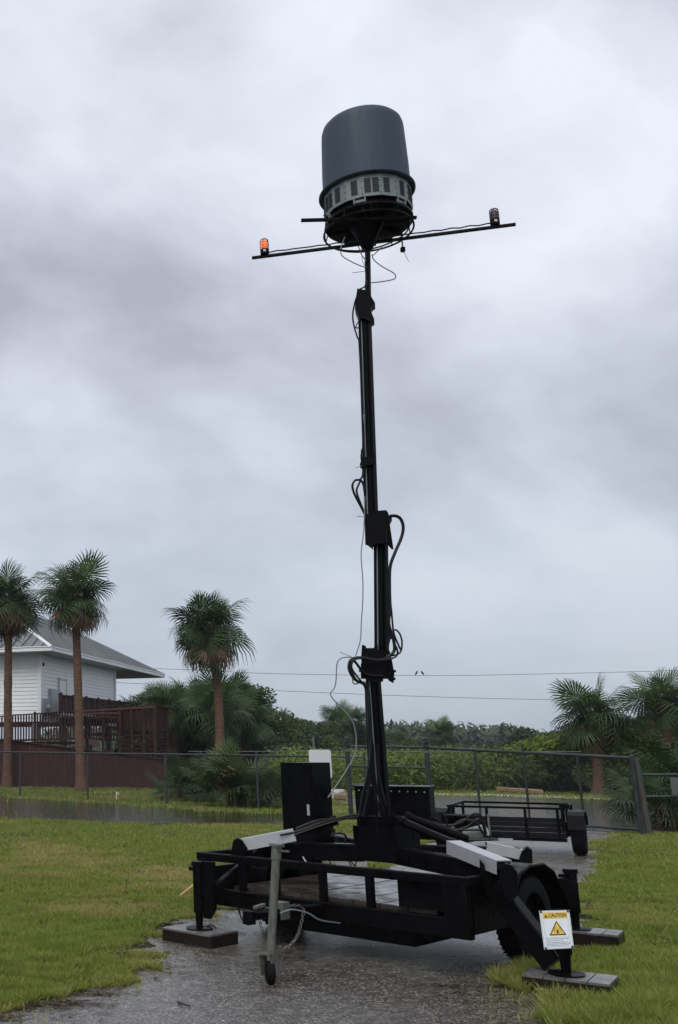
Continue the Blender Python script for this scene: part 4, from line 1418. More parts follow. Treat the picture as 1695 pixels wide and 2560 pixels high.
def palm(base, top, r0, r1, nf, sc, label, dead=6, boots=True, lean_mid=0.0, nyoung=6, group=None, skirt=-.95):
    base, top = Vector(base), Vector(top)
    p = thing('palm_tree', base, label, 'palm tree', group)
    pts, rs = [], []
    for i in range(25):
        t = i / 24
        q = base.lerp(top, t)
        q += Vector((math.sin(t * 3.14) * lean_mid, 0, 0))
        pts.append(q)
        rs.append((r0 * (1 - t) + r1 * t) * (1 + .45 * math.exp(-t * 20)) * (1 + .05 * math.sin(i * 2.1) + rnd.uniform(-.05, .05)))
    MB().tube(pts, rs, 14).build('trunk', TRUNK, p, smooth=True)
    if boots:
        bt = MB()
        for i in range(46):
            t = 1 - (i / 46) * .16
            q = base.lerp(top, t)
            an = i * 2.4
            nr = Vector((math.cos(an), math.sin(an), 0))
            bt.beam(q + nr * r1 * .8, q + nr * (r1 + .10) + ZU * .16, .07, .03)
        bt.build('leaf_boots', TRUNK, p)
    loc = top - base
    for i in range(nf):
        t = (i + .5) / nf
        el = math.asin(max(-1, min(1, .97 + (math.sin(skirt) - .97) * t ** .9))) + rnd.uniform(-.2, .2)
        az = i * 2.39996 + rnd.uniform(-.25, .25)
        key = 'young' if i < nyoung else ('hang' if el < .15 else 'green')
        frond(p, loc + Vector((0, 0, .10 - .30 * t)), az, el, sc * rnd.uniform(.75, 1.2) * (.85 if t < .12 else 1), key, rnd.uniform(-1.15, 1.15))
    for i in range(dead):
        frond(p, loc + Vector((0, 0, -.30)), rnd.uniform(0, 6.28), rnd.uniform(-1.25, -.55), sc * rnd.uniform(.8, 1.05), 'dead', rnd.uniform(-.6, .6))
    return p


palm(G(18, 1968), W(22, 1490, 45.0), .19, .16, 34, 1.12, 'tall palm with shaggy crown before the house end wall', 14)
palm(G(203, 1980), W(188, 1482, 40.5), .185, .145, 34, 1.0, 'tall palm with brown lower fronds before the white house door', 16)
pb = W(545, 1972, 43.0)
palm((pb.x, 43.0, 0), W(523, 1567, 43.0), .20, .16, 38, 1.12, 'round crowned palm with a curved trunk standing apart from the house', 12, lean_mid=.22)
# right-hand palms behind the flooded drive
palm((W(1488, 1900, 38).x, 38, 0), W(1488, 1778, 38), .20, .18, 26, .92, 'broad palm standing above the hedge beyond the flood water', 5, nyoung=9, skirt=-.6)
palm((W(1660, 1900, 36).x, 36, 0), W(1660, 1752, 36), .18, .16, 24, .85, 'taller thin palm above the pipe rail fence', 5, nyoung=9, skirt=-.6)
palm((W(1102, 1900, 95).x, 95, 0), W(1102, 1828, 95), .22, .2, 26, .95, 'small lone palm on the far side of the marsh', 3)
for i, (u, v, y) in enumerate(((432, 1770, 52), (540, 1775, 50), (602, 1800, 52), (575, 1762, 54), (488, 1765, 55))):
    palm((W(u, v, y).x, y, 0), W(u, v, y), .26, .24, 30, 1.15, ['leafy palm crown rising beside the ramp end post', 'low palm standing behind the curved palm trunk', 'low palm at the edge of the thicket', 'palm with pale new fronds behind the curved trunk palm', 'palm crown between the ramp and the curved trunk palm'][i], 3, nyoung=5)
for i, (u, v, y) in enumerate(((843, 1805, 78), (884, 1802, 80), (346, 1775, 66))):
    palm((W(u, v, y).x, y, 0), W(u, v, y), .22, .2, 22, 1.05, ['spiky palm top farther from the mast cables in the treeline', 'spiky palm top beside the mast cables in the treeline', 'small yellow green palm behind the ramp railing'][i], 1, boots=False, nyoung=10 if i == 2 else 6)


def palmetto(u, v, nf, sc, label, hgt=.5, key_green=.75, y=None, elr=(-.15, 1.35), spread=.25):
    b = G(u, v) if y is None else Vector((W(u, v, y).x, y, 0))
    p = thing('saw_palmetto', b, label, 'palmetto', 'palmettos by the fences')
    st = MB()
    for i in range(4):
        an = i * 1.7
        st.tube([b + Vector((math.cos(an) * .15, math.sin(an) * .15, 0)), b + Vector((math.cos(an) * .2, math.sin(an) * .2, hgt * .8))], [.06, .05], 7)
    st.build('stem', TRUNK, p, smooth=True)
    for i in range(nf):
        an = i * 2.39996 + rnd.uniform(-.3, .3)
        el = rnd.uniform(*elr)
        k_ = 'dead' if rnd.random() > .93 else ('green' if rnd.random() < key_green else 'young')
        frond(p, Vector((math.cos(an * 1.3) * spread, math.sin(an * 1.3) * spread, hgt * rnd.uniform(.4, 1.1))), an, el, sc * rnd.uniform(.8, 1.15), k_, rnd.uniform(-.5, .5))
    return p


palmetto(585, 2018, 34, .78, 'large saw palmetto with pale fan leaves beside the black cabinet', .55, .45, spread=.35)
palmetto(500, 2005, 26, .68, 'saw palmetto clump beside the end of the maroon fence', .45, .6, spread=.4)
palmetto(440, 1998, 20, .50, 'small saw palmetto at the pond edge', .3, .6, spread=.35)
palmetto(660, 2020, 20, .62, 'low saw palmetto half hidden by the black cabinet', .35, .6, spread=.35)
palmetto(1668, 2074, 28, .55, 'dark palmetto growing through the fence beyond the gate end', .55, .95, elr=(-.6, 1.3), spread=.4)
palmetto(1760, 2060, 26, .75, 'tall palmetto clump behind the pipe rail fence', .9, .75, elr=(-.3, 1.4), spread=.4)
palmetto(1690, 2030, 24, .8, 'palmetto with pale upright fronds behind the gate end post', .9, .6, y=25, elr=(-.2, 1.2), spread=.4)


# ------------------------------------------------------------------ broadleaf trees, thickets
def leaf_cloud(seed, blobs, n, size, jitter=.35):
    r = np.random.default_rng(seed)
    vol = np.array([b[1][0] * b[1][1] * b[1][2] for b in blobs]) ** .67
    ch_ = r.choice(len(blobs), n, p=vol / vol.sum())
    C = np.array([b[0] for b in blobs])[ch_]
    R = np.array([b[1] for b in blobs])[ch_]
    d = r.normal(size=(n, 3))
    d /= np.linalg.norm(d, axis=1, keepdims=True)
    rad = (.55 + .5 * r.random((n, 1)) ** .6)
    p = C + d * R * rad + r.normal(size=(n, 3)) * size * jitter
    nrm = d + r.normal(size=(n, 3)) * .7
    nrm /= np.linalg.norm(nrm, axis=1, keepdims=True)
    t = np.cross(nrm, r.normal(size=(n, 3)))
    t /= np.linalg.norm(t, axis=1, keepdims=True)
    b = np.cross(nrm, t)
    s = size * (.6 + .8 * r.random((n, 1)))
    v = np.stack([p - t * s, p + b * s * .42, p + t * s, p - b * s * .42], 1)
    return v.reshape(-1, 3)


def rand_blobs(r, rx_, ry_, z0, z1, k):
    out = []
    for i in range(k):
        a, q = r.uniform(0, 6.28), r.random() ** .5
        z = r.uniform(z0, z1)
        f_ = 1 - .45 * (z - z0) / max(.01, z1 - z0)
        c = (math.cos(a) * q * rx_ * f_, math.sin(a) * q * ry_ * f_, z)
        s = r.uniform(.22, .42) * rx_
        out.append((c, (s, s, s * r.uniform(.7, 1.0))))
    return out


CROWN = {}


def crown_mesh(key, rx_, z0, z1, k, n, size, m):
    r = random.Random(hash(key) % 1000 if not isinstance(key, int) else key)
    v = leaf_cloud(key, rand_blobs(r, rx_, rx_, z0, z1, k), n, size)
    me = bpy.data.meshes.new('crown')
    nv = len(v)
    me.vertices.add(nv)
    me.vertices.foreach_set('co', v.astype(np.float32).ravel())
    me.loops.add(nv)
    me.loops.foreach_set('vertex_index', np.arange(nv, dtype=np.int32))
    me.polygons.add(nv // 4)
    me.polygons.foreach_set('loop_start', np.arange(0, nv, 4, dtype=np.int32))
    me.polygons.foreach_set('loop_total', np.full(nv // 4, 4, dtype=np.int32))
    me.update(calc_edges=True)
    me.materials.append(m)
    return me


CR = [crown_mesh(1, 2.6, 1.0, 4.6, 26, 13000, .105, LEAFA), crown_mesh(2, 2.6, .8, 4.2, 24, 13000, .105, LEAFB),
      crown_mesh(3, 2.4, .9, 4.8, 24, 13000, .10, LEAFA), crown_mesh(4, 1.6, .3, 2.0, 18, 9000, .075, LEAFC), crown_mesh(5, 1.6, .3, 1.8, 18, 9000, .075, LEAFA)]


def tree(u, y, hgt, variant, label, wide=1.0, name='broadleaf_tree', cat='tree', group='trees of the thicket', base_h=None):
    x = W(u, 1872, y).x
    t = thing(name, (x, y, 0), label, cat, group)
    sz = hgt / (5.2 if variant < 3 else 2.5)
    tr_ = MB()
    b = Vector((x, y, 0))
    H = hgt * .55
    tr_.tube([b, b + Vector((.1, 0, H * .5)), b + Vector((.05, .1, H))], [.05 * hgt ** .8 * .55, .035 * hgt ** .8 * .5, .02 * hgt ** .5], 8)
    for i in range(5):
        an = i * 1.3 + variant
        tr_.tube([b + Vector((.07, .05, H * (.35 + .1 * i))), b + Vector((math.cos(an) * hgt * .13, math.sin(an) * hgt * .13, H * (.6 + .1 * i))), b + Vector((math.cos(an) * hgt * .25, math.sin(an) * hgt * .25, H * (.85 + .13 * i)))], [.05, .035, .015], 5)
    tr_.build('trunk', BARK, t, smooth=True)
    o = bpy.data.objects.new('crown', CR[variant])
    COL.objects.link(o)
    o.parent = t
    o.scale = (sz * wide, sz * wide, sz)
    o.rotation_euler = (0, 0, rnd.uniform(0, 6.28))
    return t


row = [(640, 58, 1772, 0), (680, 62, 1790, 2), (715, 66, 1800, 1), (748, 70, 1796, 0), (782, 74, 1802, 2), (815, 78, 1806, 1), (850, 82, 1808, 0), (905, 88, 1826, 2),
       (940, 95, 1824, 1), (975, 100, 1826, 0), (1005, 106, 1834, 2), (1035, 112, 1840, 1), (1065, 118, 1844, 0), (870, 84, 1818, 2), (660, 52, 1800, 1), (405, 60, 1728, 2), (372, 68, 1752, 0), (470, 58, 1715, 1), (560, 58, 1722, 2), (610, 55, 1755, 0)]
where = ['behind the palmettos', 'in the dip of the treeline', 'with a darker crown in the treeline', 'beside the white panel antenna', 'below the spiky palm tops', 'seen between the white panel antenna and the mast', 'directly behind the mast foot', 'between the mast and the capped gate post',
         'before the marsh edge', 'over the gate middle', 'between mast and lone palm', 'touching the lone palm on the mast side', 'behind the lone palm', 'hidden partly by the mast', 'low and dark behind the palmettos', 'behind the ramp end', 'behind the ramp railing', 'dark behind the curved trunk palm', 'under the round palm crown', 'at the tall end of the treeline']
def top_h(v, y):
    return W(800, v, y).z


for i, (u, y, v, va) in enumerate(row):
    tree(u, y, top_h(v, y), va, 'dense green tree ' + where[i], wide=1.45)
tree(1308, 64, top_h(1800, 64), 1, 'sparse dark tree with a spreading limb beyond the flood water', 1.1, group=None)
tree(1365, 66, top_h(1815, 66), 1, 'dark rounded tree beside the sparse spreading one', 1.0)
for i, (u, y, h_, va) in enumerate([(1430, 45, 3.0, 1), (1500, 46, 3.0, 0), (1550, 44, 2.7, 1), (1620, 43, 3.0, 0), (1680, 42, 3.2, 1), (1740, 41, 3.4, 0)]):
    tree(u, y, h_, va, 'leafy tree ' + ['before the dark spreading tree', 'under the broad palm', 'between the broad palm and the taller thin palm', 'under the taller thin palm', 'behind the pipe rail fence', 'past the pipe rail fence end'][i])
for i, (u, y, h_) in enumerate([(1395, 40.5, 2.2), (1450, 40, 2.5), (1510, 39.5, 2.6), (1565, 38.5, 2.5), (1330, 42, 2.0), (1270, 43, 1.9)]):
    tree(u, y, h_, 3 + i % 2, 'green shrub in the hedge ' + ['facing the middle of the gate', 'between the orange kerb and the broad palm foot', 'at the broad palm foot', 'at the gate end', 'past the orange kerb', 'behind the capped gate posts'][i], 1.3, 'hedge_shrub', 'shrub', 'shrubs of the hedge beyond the water')

# the marsh growth beyond the road: one mass
r9 = random.Random(9)
bl_ = []
for i in range(420):
    y = 41.5 + 40 * r9.random() ** 1.6
    u = r9.uniform(700, 1600)
    x = W(u, 1872, y).x
    h_ = r9.uniform(.9, 1.55)
    s = r9.uniform(.6, 1.2)
    bl_.append(((x, y, h_ * .55), (s * 1.3, s, h_ * .62)))
o = np_mesh('marsh_thicket', leaf_cloud(19, bl_, 110000, .075), 4, LEAFC)
o['kind'] = 'stuff'
tag(o, 'bright green marsh growth spreading beyond the gate and road', 'marsh plants')
# far forest belt
bl_ = []
for i in range(520):
    y = r9.uniform(230, 420)
    u = r9.uniform(150, 2100)
    x = W(u, 1872, y).x
    h_ = r9.uniform(4.4, 7.2) * (.75 + .0016 * y * (.6 + .4 * math.sin(u / 130)))
    bl_.append(((x, y, h_ * .5), (r9.uniform(4, 8), 4, h_ * .52)))
o = np_mesh('far_forest', leaf_cloud(29, bl_, 60000, .95), 4, FARLEAF)
o['kind'] = 'stuff'
tag(o, 'hazy low forest along the horizon', 'forest')


# ------------------------------------------------------------------ fences and gate
def chain_mesh(parent, p, q, z0a, z1a, z0b, z1b, pitch=.075, r=.0028, name='chain_link_mesh'):
    p, q = Vector(p), Vector(q)
    L = (q - p).length
    d = (q - p) / L
    mb = MB()

    def zt(s):
        return z0a + (z0b - z0a) * s / L, z1a + (z1b - z1a) * s / L
    nrm = d.cross(ZU)
    h = max(z1a - z0a, z1b - z0b)
    k = int((L + h) / pitch) + 1
    for sgn in (1, -1):
        for i in range(k):
            s0 = i * pitch - (h if sgn > 0 else 0)
            pts = []
            sA, sB = s0, s0 + h * 1.0
            if sgn > 0:
                a0, a1 = max(sA, 0), min(sB, L)
            else:
                a0, a1 = max(sA - h * 0, 0), min(sB, L)
            if a1 - a0 < .02:
                continue
            f0, f1 = (a0 - s0) / h, (a1 - s0) / h
            if sgn < 0:
                f0, f1 = 1 - f0, 1 - f1
            zl0, zh0 = zt(a0)
            zl1, zh1 = zt(a1)
            A = p + d * a0 + ZU * (zl0 + (zh0 - zl0) * f0) + nrm * r * sgn
            B = p + d * a1 + ZU * (zl1 + (zh1 - zl1) * f1) + nrm * r * sgn
            mb.tube([A, B], r, 3, cap=False)
    o = mb.build(name, MESHW, parent)
    o['kind'] = 'stuff'
    return o


# left fence
fl0, fl1 = Vector((-3.6, 38.5, 0)), Vector((7.6, 26.3, 0))
lf = thing('chain_link_fence', fl0.lerp(fl1, .5), 'long chain link fence running behind the pond before the maroon ramp', 'fence')
nL = 5
for i in range(nL + 1):
    q = fl0.lerp(fl1, i / nL)
    ht = 1.50
    if i == nL:
        continue
    MB().cyl(q, q + ZU * ht, .032, .032, 10).build('post', FENCE, lf, smooth=True)
MB().cyl(fl0 + ZU * 1.51, fl1 + ZU * 1.40, .024, .024, 8).build('top_rail', FENCE, lf, smooth=True)
chain_mesh(lf, fl0, fl1, .05, 1.50, .05, 1.39, .085, .0020)

# gate: two leaves between capped posts
gp = [W(868, 1872, 25.5), W(1066, 1872, 24.0), W(1577, 1872, 20.35)]
gp = [Vector((p.x, p.y, 0)) for p in gp]
topz = [W(868, 1866, 25.5).z, W(1066, 1869, 24.0).z, W(1577, 1895, 20.35).z]
gate = thing('chain_link_gate', (gp[0] + gp[2]) / 2, 'wide chain link double gate across the flooded drive', 'gate')
for i, (p, h_) in enumerate(zip(gp, topz)):
    e = .18 if i < 2 else .03
    po = MB().cyl(p, p + ZU * (h_ + e), .055 if i < 2 else .04, .055 if i < 2 else .04, 14).build('gate_post', FENCE2, gate, smooth=True)
    MB().lathe([(.06, 0), (.062, .02), (.03, .05), (0, .055)] if i < 2 else [(.045, 0), (.045, .02), (0, .04)], p + ZU * (h_ + e), (0, 0, 1), 12).build('post_cap', FENCE2, po, smooth=True)
    if i < 2:
        MB().torus(p + ZU * (h_ + .08) - Vector((.02, .07, 0)), (-.3, -.95, 0), .05, .018, 14, 6).build('hinge_ring', FENCE2, po, smooth=True)
        MB().lathe([(.058, 0), (.068, .0), (.068, .05), (.058, .05)], p + ZU * (h_ - .12), (0, 0, 1), 14).build('hinge_band', GALV, po, smooth=True)
MB().cyl(gp[0] + ZU * topz[0], gp[1] + ZU * topz[1], .030, .030, 8).build('gate_rail', FENCE2, gate, smooth=True)
MB().cyl(gp[1] + ZU * topz[1], gp[2] + ZU * topz[2], .032, .032, 8).build('gate_rail', FENCE2, gate, smooth=True)
for z in (.72, .40):
    MB().cyl(gp[0] + ZU * topz[0] * z + Vector((0, .02, 0)), gp[1] + ZU * topz[1] * z + Vector((0, .02, 0)), .022, .022, 8).build('gate_rail', FENCE2, gate, smooth=True)
MB().cyl(gp[1] + ZU * .12, gp[2] + ZU * .10, .028, .028, 8).build('gate_rail', FENCE2, gate, smooth=True)
L_ = gp[2] - gp[1]
for (u, e) in ((1193, -.02), (1314, .16), (1449, -.02)):
    lo, hi = 0.0, 1.0
    for _ in range(30):
        m = (lo + hi) / 2
        pp = gp[1].lerp(gp[2], m)
        if XP + F * pp.x / (pp.y * CP + (1.0 - CH) * SP) < u:
            lo = m
        else:
            hi = m
    pp = gp[1].lerp(gp[2], lo)
    h_ = topz[1] + (topz[2] - topz[1]) * lo
    MB().cyl(pp + ZU * .05, pp + ZU * (h_ + e), .026, .026, 10).build('gate_upright', FENCE2, gate, smooth=True)
for a, b in ((0.02, .32), (.32, .02), (.36, .66), (.70, .97)):
    za, zb = (.12, topz[1] * .80) if a < b else (.12, topz[1] * .8)
    p, q = gp[1].lerp(gp[2], a), gp[1].lerp(gp[2], b)
    MB().cyl(p + ZU * (topz[1] * .82 if a < b else .14) + Vector((0, .035, 0)), q + ZU * (.14 if a < b else topz[1] * .82) + Vector((0, .035, 0)), .005, .005, 5).build('brace_rod', FENCE2, gate)
chain_mesh(gate, gp[1], gp[2], .13, topz[1] - .02, .11, topz[2] - .02, .075, .0026)
for dz in (.16, .30):
    MB().cyl(gp[1] + Vector((0, 8, topz[1] + dz + .1)), gp[2] + Vector((1.2, 8, topz[2] + dz + .2)), .006, .006, 5).build('barbed_wire', FENCE2, gate)
MB().cyl(gp[0] + Vector((-3, 7, 1.52)), gp[2] + Vector((3, 8, 1.52)), .014, .014, 6).build('far_rail', FENCE, gate)
# low link from the left fence to the gate
lk = thing('fence_panel', (fl1 + gp[0]) / 2, 'short pipe rail fence section between the cabinet and the gate post', 'fence')
for z in (1.40, .75):
    MB().cyl(fl1 + ZU * z, gp[0] + ZU * (z + .0), .022, .022, 8).build('rail', FENCE, lk, smooth=True)
MB().cyl(fl1, fl1 + ZU * 1.5, .03, .03, 10).build('post', FENCE, lk, smooth=True)
# right fence
rf0 = gp[2] + Vector((.16, .02, 0))
rf1 = Vector((14.4, 20.6, 0))
rfe = thing('pipe_fence', (rf0 + rf1) / 2, 'weathered timber post with pipe rails over the palmettos beside the gate end', 'fence')
pz = W(1590, 1893, 20.35).z
MB().tube([rf0, rf0 + ZU * .8 + Vector((-.04, 0, 0)), rf0 + ZU * pz + Vector((-.08, 0, 0))], [.062, .060, .055], 10).build('post', mat('weathered_post', (.06, .058, .052), .8, var=.5, vscale=6, stretch=(3, 3, .6)), rfe, smooth=True)
for v in (1937, 1992):
    z = W(1600, v, 20.35).z
    MB().cyl(rf0 + ZU * z, rf1 + ZU * (z - .0), .025, .025, 8).build('rail', FENCE, rfe, smooth=True)
MB().obox(W(1688, 1965, 20.3), (.08, 0, 0), (0, .01, 0), (0, 0, .16)).build('faded_plate', GREYBOX, rfe)

# old post in the marsh, wheel stops, far equipment
mp0 = W(1262, 1928, 46)
tag(MB().tube([(mp0.x, 46, 0), (mp0.x - .05, 46, 1.2), (mp0.x - .1, 46, 1.55)], [.12, .11, .09], 8).build('marsh_post', BARK, org=(mp0.x, 46, 0), smooth=True), 'weathered leaning wooden post in the marsh beyond the gate', 'post')
k0, k1 = G(1248, 1979), G(1352, 1986)
kk = MB().beam(k0 + ZU * .09, k1 + ZU * .09, .22, .16, bev=.03)
tag(kk.build('wheel_stop', mat('orange_kerb', (.40, .25, .15), .6, var=.4, vscale=5), org=k0), 'orange brown kerb stop on the far grass verge', 'wheel stop')
for i, (u0, v0, u1, v1, mm_, lb) in enumerate(((822, 1997, 846, 1990, CONCW, 'white concrete wheel stop seen through the fence beside the cabinet'), (842, 2001, 872, 2003, BLOCKBROWN, 'brown stained wheel stop behind the gate post'), (838, 1969, 880, 1966, CONCW, 'pale wheel stop farther off on the grass behind the gate post'))):
    a, b = G(u0, v0), G(u1, v1)
    tag(MB().beam(a + ZU * .12, b + ZU * .12, .5 if i == 0 else .22, .22, bev=.05).build('wheel_stop', mm_, org=a), lb, 'wheel stop')
# a pale slab path in the grass left of the gate
sheet('slab_path', poly_noise([(6.7, 27.5), (9.8, 27.2), (10.5, 30.0), (6.6, 30.2)], .15, .3, 4.4), .009, CONCW)
eq = thing('pump_equipment', G(1000, 1968), 'beige panel and grey pump cabinet standing beyond the gate', 'equipment')
ey = G(1000, 1968).y
e0, e1 = W(980, 1912, ey), W(1010, 1933, ey)
MB().obox((e0 + e1) / 2, ((e1.x - e0.x) / 2, 0, 0), (0, .03, 0), (0, 0, (e0.z - e1.z) / 2)).build('panel', BEIGE, eq)
for u in (974, 1021):
    p = W(u, 1968, ey)
    MB().cyl((p.x, ey, 0), (p.x, ey, W(u, 1905, ey).z), .03, .03, 8).build('leg', FENCE, eq)
c = W(986, 1953, ey + .1)
MB().obox(Vector((c.x - .1, ey + .3, .38)), (.38, 0, 0), (0, .2, 0), (0, 0, .38), .02).build('cabinet', GREYBOX, eq)
c = W(1006, 1956, ey - .2)
MB().obox(Vector((c.x, ey - .2, .35)), (.16, 0, 0), (0, .12, 0), (0, 0, .22), .02).build('pump', METER, eq)
MB().cyl(W(974, 1904, ey), W(1022, 1906, ey), .02, .02, 6).build('cross_rail', FENCE, eq)

# ------------------------------------------------------------------ the house
HC = Vector((-1.0, 51.2, 0))                    # near corner of the walls
hd = Vector((.36, .933, 0)).normalized()        # along the receding wall
hp_ = Vector((-.933, .36, 0)).normalized()      # along the end wall
house = thing('white_house', HC, 'raised white clapboard house with grey hipped metal roof', 'house')
WL, WE = 11.8, 9.4
FZ, EZ = 2.9, 6.25
nb = 18
bh = (EZ - FZ) / nb
wallm = MB()
wallm.obox(HC + hd * WL / 2 + hp_ * WE / 2 + ZU * (EZ + FZ) / 2, hd * (WL / 2 - .03), hp_ * (WE / 2 - .03), ZU * ((EZ - FZ) / 2))
wallm.build('wall_core', SIDING, house)
for i in range(nb):
    z = FZ + bh * (i + .5)
    for (c, dd, half, nrm) in ((HC + hd * WL / 2, hd, WL / 2, -hp_), (HC + hp_ * WE / 2, hp_, WE / 2, -hd)):
        b = MB()
        p0, p1 = c - dd * half, c + dd * half
        b.prism([p0 + ZU * (z - bh / 2) + nrm * .028, p0 + ZU * (z + bh / 2) + nrm * .004, p0 + ZU * (z + bh / 2) - nrm * .03, p0 + ZU * (z - bh / 2) - nrm * .03], p1 - p0)
        b.build('clapboard', SIDING, house)
for s in ((HC, ), (HC + hd * WL,)):
    q = s[0]
    MB().obox(q + ZU * (EZ + FZ) / 2 - hp_ * .02 - hd * .02, hd * .09, hp_ * .09, ZU * ((EZ - FZ) / 2)).build('corner_board', TRIM, house)
# door on the receding wall
dpos = HC + hd * 3.0 - hp_ * .05
dr2 = MB().obox(dpos + ZU * 4.05, hd * .46, hp_ * .03, ZU * 1.02).build('door', TRIM, house)
for s in (-1, 1):
    MB().obox(dpos + hd * s * .52 + ZU * 4.08 - hp_ * .01, hd * .05, hp_ * .04, ZU * 1.10).build('door_frame', SOFFIT, dr2)
MB().obox(dpos + ZU * 5.13 - hp_ * .01, hd * .57, hp_ * .04, ZU * .05).build('door_frame', SOFFIT, dr2)
# roof
OV = 1.0
E_ = [HC - hd * OV - hp_ * OV, HC + hd * 19.6 - hp_ * OV, HC + hd * 19.6 + hp_ * (WE + OV), HC - hd * OV + hp_ * (WE + OV)]
E_ = [e + ZU * 6.42 for e in E_]
hwid = (WE + 2 * OV) / 2
RZ = 6.42 + 3.1
r0_ = E_[0] + hp_ * hwid + hd * hwid
r1_ = E_[1] + hp_ * hwid - hd * hwid
r0_.z = r1_.z = RZ
roof = MB()
roof.add([E_[0], E_[1], E_[2], E_[3], r0_, r1_], [(0, 1, 5, 4), (1, 2, 5), (2, 3, 4, 5), (3, 0, 4)])
roof_o = roof.build('roof', ROOF, house)
MB().prism([e - ZU * .20 for e in E_], ZU * .05).build('soffit', SOFFIT, house)
for i in range(4):
    a, b = E_[i], E_[(i + 1) % 4]
    MB().beam(a - ZU * .09, b - ZU * .09, .05, .17).build('fascia', TRIM, roof_o)
    d = (b - a).normalized()
    MB().tube(smooth_path([a.lerp(b, t / 8) + ZU * (.0 + .02 * math.sin(t * 2)) for t in range(9)], 3), .05, 6).build('gutter', SOFFIT, roof_o)
MB().tube([E_[0], r0_], .09, 6).build('hip_cap', TRIM, roof_o)
MB().tube([E_[1], r1_], .07, 6).build('hip_cap', ROOF, roof_o)
MB().tube([r0_, r1_], .08, 6).build('ridge_cap', ROOF, roof_o)
# seams: end hip and long slope
L0 = (E_[3] - E_[0]).length
for i in range(1, int(L0 / .55)):
    s = i * .55
    f_ = min(s, L0 - s) / hwid
    a = E_[0].lerp(E_[3], s / L0)
    mid = (E_[0] + E_[3]) / 2
    b = a + (r0_ - mid) * min(1, f_)
    MB().beam(a + ZU * .03, b + ZU * .03, .03, .05).build('roof_seam', mat('seam_grey', (.13, .14, .145), .4, metal=.3), roof_o)
L1 = (E_[1] - E_[0]).length
for i in range(1, int(L1 / .55)):
    s = i * .55
    f_ = min(1, s / hwid, (L1 - s) / hwid)
    a = E_[0].lerp(E_[1], s / L1)
    up1 = hp_ * hwid + ZU * (RZ - 6.42)
    MB().beam(a + ZU * .03, a + up1 * f_ + ZU * .03, .03, .04).build('roof_seam', ROOF, roof_o)
# electric boxes near the corner
bb = HC + hd * .55 - hp_ * .10
MB().obox(bb + ZU * 3.65, hd * .42, hp_ * .07, ZU * .38, .02).build('meter_box', METER, house)
MB().lathe([(.15, 0), (.15, .08), (.10, .12), (0, .13)], bb - hp_ * .07 + ZU * 3.60 + hd * .1, -hp_, 16).build('meter_glass', METER, house, smooth=True)
MB().obox(HC + hd * 1.75 - hp_ * .12 + ZU * 3.92, hd * .62, hp_ * .09, ZU * .62, .02).build('electrical_panel', METER, house)
MB().lathe([(0, .1), (.08, .08), (.1, 0)], HC + hd * .25 - hp_ * .05 + ZU * 5.7, -hp_, 10).build('wall_lamp', BLACK, house)
# piers under the raised floor
for s in (.2, 4, 8, 11.6):
    MB().obox(HC + hd * s + hp_ * .3 + ZU * 1.44, hd * .15, hp_ * .15, ZU * 1.46).build('pier', CONC, house)

# ------------------------------------------------------------------ maroon ramp, decks and board fence
rampt = thing('access_ramp', (0.5, 46, 0), 'dark maroon wooden ramp and decks wrapping the white house', 'ramp')


def rail_run(u0, v0, u1, v1, vb0, vb1, y0, y1, every=.13, post_every=1.8, top=True, mid=True, solid=False, bw=.035):
    """railing between two photo columns at distances y0..y1: top line v0..v1, bottom line vb0..vb1"""
    A, B = W(u0, v0, y0), W(u1, v1, y1)
    C, D = W(u0, vb0, y0), W(u1, vb1, y1)
    A.x, B.x = C.x, D.x
    L = (Vector((B.x, B.y, 0)) - Vector((A.x, A.y, 0))).length
    n = max(2, int(L / every))
    mb = MB()
    dirv = (B - A).normalized()
    hv = Vector((dirv.x, dirv.y, 0)).normalized()
    nv = Vector((-hv.y, hv.x, 0))
    for i in range(n + 1):
        t = i / n
        p, q = C.lerp(D, t), A.lerp(B, t)
        mb.obox((p + q) / 2 + nv * rnd.uniform(-.006, .006), hv * (every * .48 if solid else bw), nv * .012, ZU * ((q.z - p.z) / 2 - .03))
    o = mb.build('board_panel' if solid else 'balusters', MAROON, rampt)
    o['kind'] = 'stuff'
    k = max(1, int(L / post_every))
    for i in range(k + 1):
        t = i / k
        p, q = C.lerp(D, t), A.lerp(B, t)
        MB().obox((p + q) / 2 + nv * .04 + ZU * .04, hv * .05, nv * .05, ZU * ((q.z - p.z) / 2 + .06)).build('post', MAROON, rampt)
    if top:
        MB().beam(A + nv * -.03, B + nv * -.03, .14, .05).build('hand_rail', MAROON, rampt)
    if mid:
        MB().beam(C + nv * -.03 + ZU * .08, D + nv * -.03 + ZU * .08, .05, .09).build('bottom_rail', MAROON, rampt)


rail_run(152, 1738, 326, 1757, 1782, 1795, 50.6, 62.0)
rail_run(152, 1738, 150, 1736, 1782, 1782, 50.6, 49.2)
rail_run(-30, 1793, 205, 1776, 1858, 1850, 48.6, 47.6)
rail_run(205, 1776, 300, 1771, 1850, 1856, 47.6, 48.0)
rail_run(300, 1771, 388, 1765, 1830, 1828, 48.0, 46.5, every=.10)
rail_run(388, 1765, 420, 1770, 1828, 1828, 46.5, 48.0, every=.10)
rail_run(-30, 1844, 265, 1880, 1968, 1975, 46.2, 44.6, every=.15, solid=True)
rail_run(265, 1880, 492, 1906, 1975, 1972, 44.6, 43.6, every=.15, solid=True)
